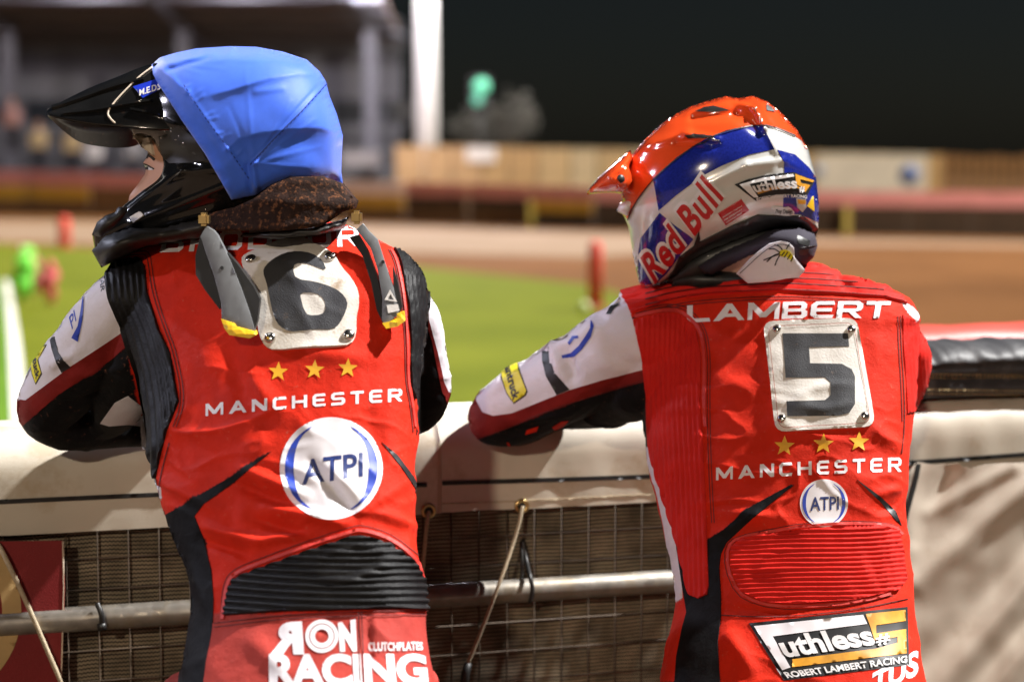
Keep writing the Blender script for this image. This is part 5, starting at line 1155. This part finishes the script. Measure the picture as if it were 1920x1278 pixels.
# big patch on the seat
def badge(q, sf, parent, full=True):
    """q maps the badge's unit square to pixels (BL BR TR TL)"""
    def m(pts): return quadmap(np.array(pts, float), q)
    patch('badge', m([(0, 1), (1, 1), (1, .12), (.93, -.02), (.2, .0)]) if not full else m([(0, 1), (1, 1), (1, .0), (.23, .0)]), sf, MA['blk'], parent, sx=6, off=.0008, thick=.0002)
    o = .0018
    def pp(n_, pts, mt): patch(n_, m(pts), sf, MA[mt], parent, sx=6, off=o, thick=0, wall=False)
    pp('badge_print', [(.035, .94), (.72, .94), (.745, .78), (.155, .74), (.27, .2), (.22, .17)], 'print')
    pp('badge_print', [(.28, .33), (.28, .2), (.82, .2), (.9, .2), (.985, .2), (.985, .62), (.80, .60), (.80, .74), (.985, .76), (.985, .95), (.735, .95), (.765, .72), (.79, .48), (.93, .50), (.93, .40), (.80, .34)], 'orange')
    text('lettering', 'uthless', m([(.24, .36), (.80, .40), (.75, .76), (.17, .72)]), sf, MA['decwhite'], parent, bold=.035, off=.0026)
    text('lettering', '#', m([(.80, .38), (.885, .40), (.875, .58), (.79, .56)]), sf, MA['decwhite'], parent, bold=.03, off=.0034)
    text('lettering', 'ROBERT LAMBERT RACING', m([(.255, .02), (.985, .04), (.985, .16), (.225, .13)]), sf, MA['decwhite'], parent, bold=.03, off=.0026)
badge([(1400, 1284), (1704, 1246), (1701, 1137), (1404, 1168)], sfR, suitR)
text('lettering', 'TUS', [(1640, 1300), (1728, 1262), (1720, 1216), (1634, 1262)], sfR, MA['print'], suitR, bold=.04, shear=.25)
# bib five
p5 = rquad([(1432, 604), (1606, 597), (1640, 800), (1455, 810)], 20); bib5 = patch('number_bib', [np.array(p5)], sfR, MA['plate5'], pr_, sx=6, off=.003, thick=.0018); sb5 = Surf(bib5)
patch('numeral', [(1467, 625), (1590, 625), (1592, 649), (1517, 651), (1519, 681), (1578, 682), (1597, 692), (1603, 706), (1603, 757), (1592, 774), (1572, 779), (1476, 780), (1475, 752), (1547, 750), (1557, 741), (1557, 717), (1547, 707), (1473, 708)], sb5, MA['numer'], bib5, sx=4.5, off=.0006, thick=.0003)
for c in ((1457, 617), (1596, 618), (1466, 785), (1621, 780)): dome('rivet', *c, sb5, .0075, MA['metal'], bib5, .55)
ip = np.array(rquad([(1440, 612), (1600, 605), (1632, 792), (1461, 802)], 16)); strip('stitching', np.vstack([ip, ip[:1]]), 1.2, sb5, M('red_thread', (.42, .16, .12), .8), bib5, it=0, wall=False)
# neck, collar
HY5 = 3.47
neck = inflate('head', [(1250, 300), (1350, 250), (1450, 270), (1490, 350), (1475, 440), (1470, 520), (1440, 560), (1340, 560), (1300, 520), (1240, 480), (1215, 420)], HY5 + .035, .080, MA['skin'], pr_, st=7)
inflate('under_collar', [(1262, 512), (1310, 500), (1360, 505), (1405, 500), (1420, 520), (1400, 545), (1320, 548), (1255, 540)], HY5 + .02, .06, MA['strutd'], pr_, st=5)
cY = lambda x, y: 3.325 + .0000035 * (x - 1478) ** 2 + .0003 * (y - 450)
coll = slab('collar', [(1381, 513), (1402, 490), (1421, 473), (1443, 457), (1465, 452), (1480, 455), (1489, 464), (1490, 482), (1498, 492), (1510, 506), (1498, 520), (1476, 522), (1443, 528), (1403, 531)], cY, .008, MA['white'], pr_, st=5, smooth=True, bev=.003)
scl = Surf(coll)
patch('bee', ell(1470, 474, 10, 7, 20) @ np.array([[1, 0], [0, 1]]), scl, MA['yellow'], coll, sx=4, off=.0012, wall=False)
patch('bee', [(1470, 467), (1480, 470), (1487, 480), (1485, 488), (1476, 482), (1468, 475)], scl, MA['yellow'], coll, sx=4, off=.0018, wall=False)
for a, b in (((1471, 471), (1465, 478)), ((1477, 471), (1470, 481)), ((1482, 475), (1476, 485)), ((1486, 481), (1482, 489))): strip('bee_stripe', [a, b], 2.2, scl, MA['blk'], coll, it=0, off=.0026, wall=False)
for ln in ([(1463, 473), (1452, 465), (1442, 466)], [(1462, 474), (1450, 478), (1438, 490)], [(1463, 476), (1456, 488), (1453, 497)], [(1467, 468), (1462, 461), (1452, 459)], [(1474, 466), (1478, 460), (1480, 457)], [(1462, 475), (1446, 481), (1432, 487)]): strip('bee_leg', ln, 2.2, scl, MA['blk'], coll, it=1, off=.0014, wall=False)
strip('stitching', [(1388, 512), (1424, 478), (1445, 462), (1466, 457), (1482, 462)], 1.2, scl, MA['hpad'], coll, it=1, wall=False)
# helmet five
h5 = [(1166, 372), (1168, 338), (1184, 294), (1210, 262), (1250, 226), (1290, 203), (1330, 190), (1362, 181), (1386, 186), (1412, 181), (1436, 190), (1460, 208), (1492, 242), (1516, 282), (1529, 330), (1535, 385), (1534, 428), (1529, 442), (1500, 424), (1460, 424), (1400, 444), (1340, 468), (1300, 488), (1268, 512), (1240, 530), (1215, 538), (1198, 530), (1188, 480), (1178, 425), (1168, 400)]
def hx5(V):
    h = np.zeros(len(V))
    for a, b, wd, am in (((1362, 182), (1416, 203), 6, .014), ((1416, 203), (1434, 240), 6, .014), ((1434, 240), (1458, 285), 8, .007), ((1290, 212), (1362, 190), 8, .008), ((1300, 222), (1380, 214), 8, -.011), ((1380, 214), (1420, 240), 10, -.010), ((1210, 275), (1290, 250), 8, .008), ((1285, 252), (1345, 262), 6, .007), ((1270, 268), (1340, 272), 7, -.007),
                         ((1330, 345), (1400, 310), 7, .003), ((1400, 310), (1470, 300), 7, .004), ((1470, 300), (1528, 325), 7, .003), ((1360, 350), (1440, 325), 10, -.003), ((1278, 480), (1400, 418), 6, .006), ((1400, 418), (1500, 408), 6, .007), ((1270, 500), (1330, 470), 6, -.003), ((1428, 225), (1480, 250), 10, -.003), ((1430, 200), (1470, 230), 8, -.004)):
        d, t = segdist(V, a, b); h += am * np.exp(-(d / wd) ** 2)
    return h
hel5 = inflate('helmet', h5, HY5, .132, MA['hsilver'], pr_, st=4, extra=hx5); hel5['label'] = 'glossy red, blue and silver off-road helmet with stickers'
s5 = Surf(hel5)
top5 = [(1179, 410), (1190, 382), (1225, 335), (1270, 295), (1320, 262), (1362, 245), (1400, 237), (1430, 234), (1460, 242), (1488, 254), (1500, 262), (1520, 275), (1500, 235), (1460, 195), (1412, 170), (1330, 178), (1250, 212), (1190, 270), (1160, 330), (1158, 400)]
patch('shell_red', top5, s5, MA['hred'], hel5, sx=3.6, off=.0008, thick=.0006)
patch('shell_blue', [(1225, 335), (1270, 295), (1320, 262), (1362, 245), (1400, 237), (1430, 234), (1441, 258), (1452, 280), (1405, 290), (1355, 310), (1317, 330), (1267, 367), (1235, 395)], s5, MA['hblue'], hel5, sx=3.6, off=.0007, thick=.0003)
patch('shell_blue', [(1457, 281), (1490, 290), (1517, 315), (1534, 340), (1540, 400), (1536, 418), (1500, 402), (1467, 400), (1470, 350), (1470, 305)], s5, MA['hblue'], hel5, sx=3.6, off=.0007, thick=.0003)
patch('shell_blue', [(1237, 399), (1262, 420), (1290, 440), (1300, 448), (1272, 482), (1250, 512), (1226, 534), (1200, 532), (1190, 492), (1201, 447)], s5, MA['hblue'], hel5, sx=3.6, off=.0007, thick=.0003)
strip('trim_line', [(1179, 412), (1190, 384), (1225, 337), (1270, 297), (1320, 264), (1362, 247), (1400, 239), (1430, 235), (1460, 243), (1490, 256)], 2.2, s5, MA['blk'], hel5, it=1, off=.0022, wall=False)
patch('rim', [(1262, 506), (1274, 480), (1311, 453), (1377, 420), (1421, 402), (1465, 404), (1504, 404), (1530, 422), (1540, 440), (1528, 448), (1500, 427), (1460, 427), (1400, 448), (1340, 471), (1300, 491), (1270, 514), (1240, 534)], s5, MA['hblack'], hel5, sx=6, off=.0006, thick=.002)
for lp in ([(1303, 211), (1320, 203), (1337, 200), (1356, 204), (1368, 208), (1340, 211)], [(1284, 253), (1300, 251), (1322, 254), (1341, 258), (1318, 260), (1290, 258)], [(1435, 198), (1444, 202), (1452, 212), (1436, 209)], [(1296, 472), (1302, 452), (1310, 430), (1312, 445), (1308, 462)]): patch('vent', lp, s5, MA['strutd'], hel5, sx=3, off=.0030, thick=0., wall=False)
rb = [(1228, 530), (1357, 371), (1316, 327), (1203, 482)]
text('lettering', 'Red Bull', [(1226, 536), (1363, 370), (1314, 320), (1196, 480)], s5, MA['decwhite'], hel5, bold=.085, space=1.08, off=.0024, L=5, bow=-2)
text('lettering', 'Red Bull', rb, s5, MA['decred'], hel5, bold=.03, space=1.13, off=.0036, L=5, bow=-2)
patch('sticker', [(1346, 400), (1390, 373), (1404, 393), (1360, 421)], s5, MA['decred'], hel5, sx=5, off=.0018, thick=.0004)
for k, bdy in enumerate(('SGB2021 Togliatti', 'FIM SPEEDWAY', 'GRAND PRIX', '28.08.2021')):
    a = np.array((1354 + 3.2 * k - (0 if k < 2 else 0), 404.5 + 4.4 * k)) ; sc = 1 - .08 * k; u = np.array((36, -22)) * sc
    text('lettering', bdy, [a + (0, 3.4), a + u + (0, 3.4), a + u, a], s5, MA['decwhite'], hel5, bold=.02, off=.0032, L=9)
def badge5():
    q = [(1386, 380), (1522, 370), (1526, 326), (1377, 344)]
    patch('badge', [(1377, 346), (1400, 337), (1428, 330), (1460, 325), (1487, 323), (1526, 339), (1509, 371), (1480, 366), (1454, 364), (1417, 376)], s5, MA['blk'], hel5, sx=4, off=.0020, thick=.0003)
    patch('badge_print', [(1385, 346), (1428, 334), (1484, 326), (1487, 331), (1430, 340), (1404, 345), (1421, 369), (1412, 369)], s5, MA['decwhite'], hel5, sx=4, off=.0036, thick=0, wall=False)
    patch('badge_print', [(1420, 363), (1450, 354), (1492, 352), (1507, 360), (1516, 347), (1499, 343), (1497, 336), (1520, 342), (1523, 339), (1488, 326), (1490, 345), (1497, 350), (1504, 351), (1502, 354), (1490, 348), (1450, 349), (1418, 358)], s5, MA['orange'], hel5, sx=4, off=.0036, thick=0, wall=False)
    text('lettering', 'uthless', [(1415, 360), (1492, 353), (1490, 333), (1405, 343)], s5, MA['decwhite'], hel5, bold=.035, off=.0044, bow=2)
    text('lettering', 'ROBERT LAMBERT RACING', [(1418, 376), (1510, 372), (1510, 366), (1416, 370)], s5, MA['decwhite'], hel5, bold=.03, off=.0038, bow=5)
badge5()
text('lettering', '#', [(1495, 360), (1505, 362), (1506, 350), (1495, 348)], s5, MA['decwhite'], hel5, bold=.03, off=.0042)
patch('sticker', [(1492, 372), (1509, 373), (1510, 388), (1503, 397), (1494, 388)], s5, MA['hsilver'], hel5, sx=4, off=.0024, thick=.0003); patch('sticker', [(1493, 373), (1508, 374), (1508, 382), (1494, 381)], s5, MA['orange'], hel5, sx=4, off=.0036, thick=0, wall=False)
patch('sticker', [(1512, 386), (1523, 368), (1525, 396)], s5, MA['ytip'], hel5, sx=4, off=.0024, thick=.0003)
patch('sticker', smoothpoly([(1446, 388), (1456, 386), (1470, 388), (1480, 386), (1491, 400), (1478, 404), (1462, 402), (1452, 400)], 1), s5, MA['decwhite'], hel5, sx=4, off=.0024, thick=.0003)
text('lettering', 'Troy Design', [(1451, 399), (1486, 401), (1483, 390), (1453, 390)], s5, MA['blk'], hel5, bold=.02, shear=.3, off=.0038, L=9)
# padding under the rim
pad = inflate('padding', [(1300, 500), (1345, 472), (1400, 450), (1450, 428), (1500, 424), (1528, 438), (1533, 460), (1526, 482), (1510, 497), (1480, 490), (1460, 470), (1420, 475), (1370, 500), (1330, 520)], HY5 - .0, .104, MA['hpad'], hel5, st=5, power=.35)
sp_ = Surf(pad); patch('pad_vent', rquad([(1494, 440), (1520, 452), (1516, 462), (1496, 456)], 4), sp_, MA['strutd'], hel5, sx=5, off=.0006, thick=0., wall=False); strip('pad_seam', [(1496, 465), (1530, 460)], 1.6, sp_, MA['strutd'], hel5, it=0, wall=False); patch('pad_vent', rquad([(1497, 468), (1518, 466), (1512, 478), (1498, 478)], 3), sp_, MA['matt'], hel5, sx=5, off=.0006, thick=0, wall=False)
inflate('lining', [(1245, 532), (1275, 485), (1320, 455), (1400, 422), (1475, 412), (1480, 460), (1430, 480), (1380, 500), (1340, 522), (1290, 535)], HY5 + .03, .078, MA['strutd'], hel5, st=6, power=.4)
# peak, its bolt and the mouth vent
vs5 = inflate('peak', [(1100, 358), (1120, 334), (1150, 308), (1182, 281), (1187, 296), (1181, 312), (1190, 335), (1176, 356), (1164, 363), (1145, 361), (1120, 362), (1101, 365)], HY5 - .03, .085, MA['hred'], hel5, st=4, power=.36, extra=lambda V: .006 * np.exp(-(segdist(V, (1105, 360), (1180, 300))[0] / 6) ** 2) + .008 * np.exp(-(segdist(V, (1146, 338), (1178, 352))[0] / 9) ** 2))
s5v = Surf(vs5); patch('bolt_recess', [(1150, 334), (1172, 308), (1182, 338), (1166, 360)], s5v, MA['hred'], hel5, sx=5, off=.001, thick=.003); dome('bolt', 1162, 336, s5v, .0072, MA['strutd'], hel5, .6, .004)
inflate('mouth_vent', [(1155, 396), (1163, 380), (1190, 372), (1184, 395), (1177, 406)], HY5 - .04, .03, MA['decwhite'], hel5, st=4)
patch('sticker', [(1187, 468), (1196, 448), (1203, 440), (1198, 470), (1196, 500), (1190, 500)], s5, MA['decwhite'], hel5, sx=5, off=.001, thick=.0004)
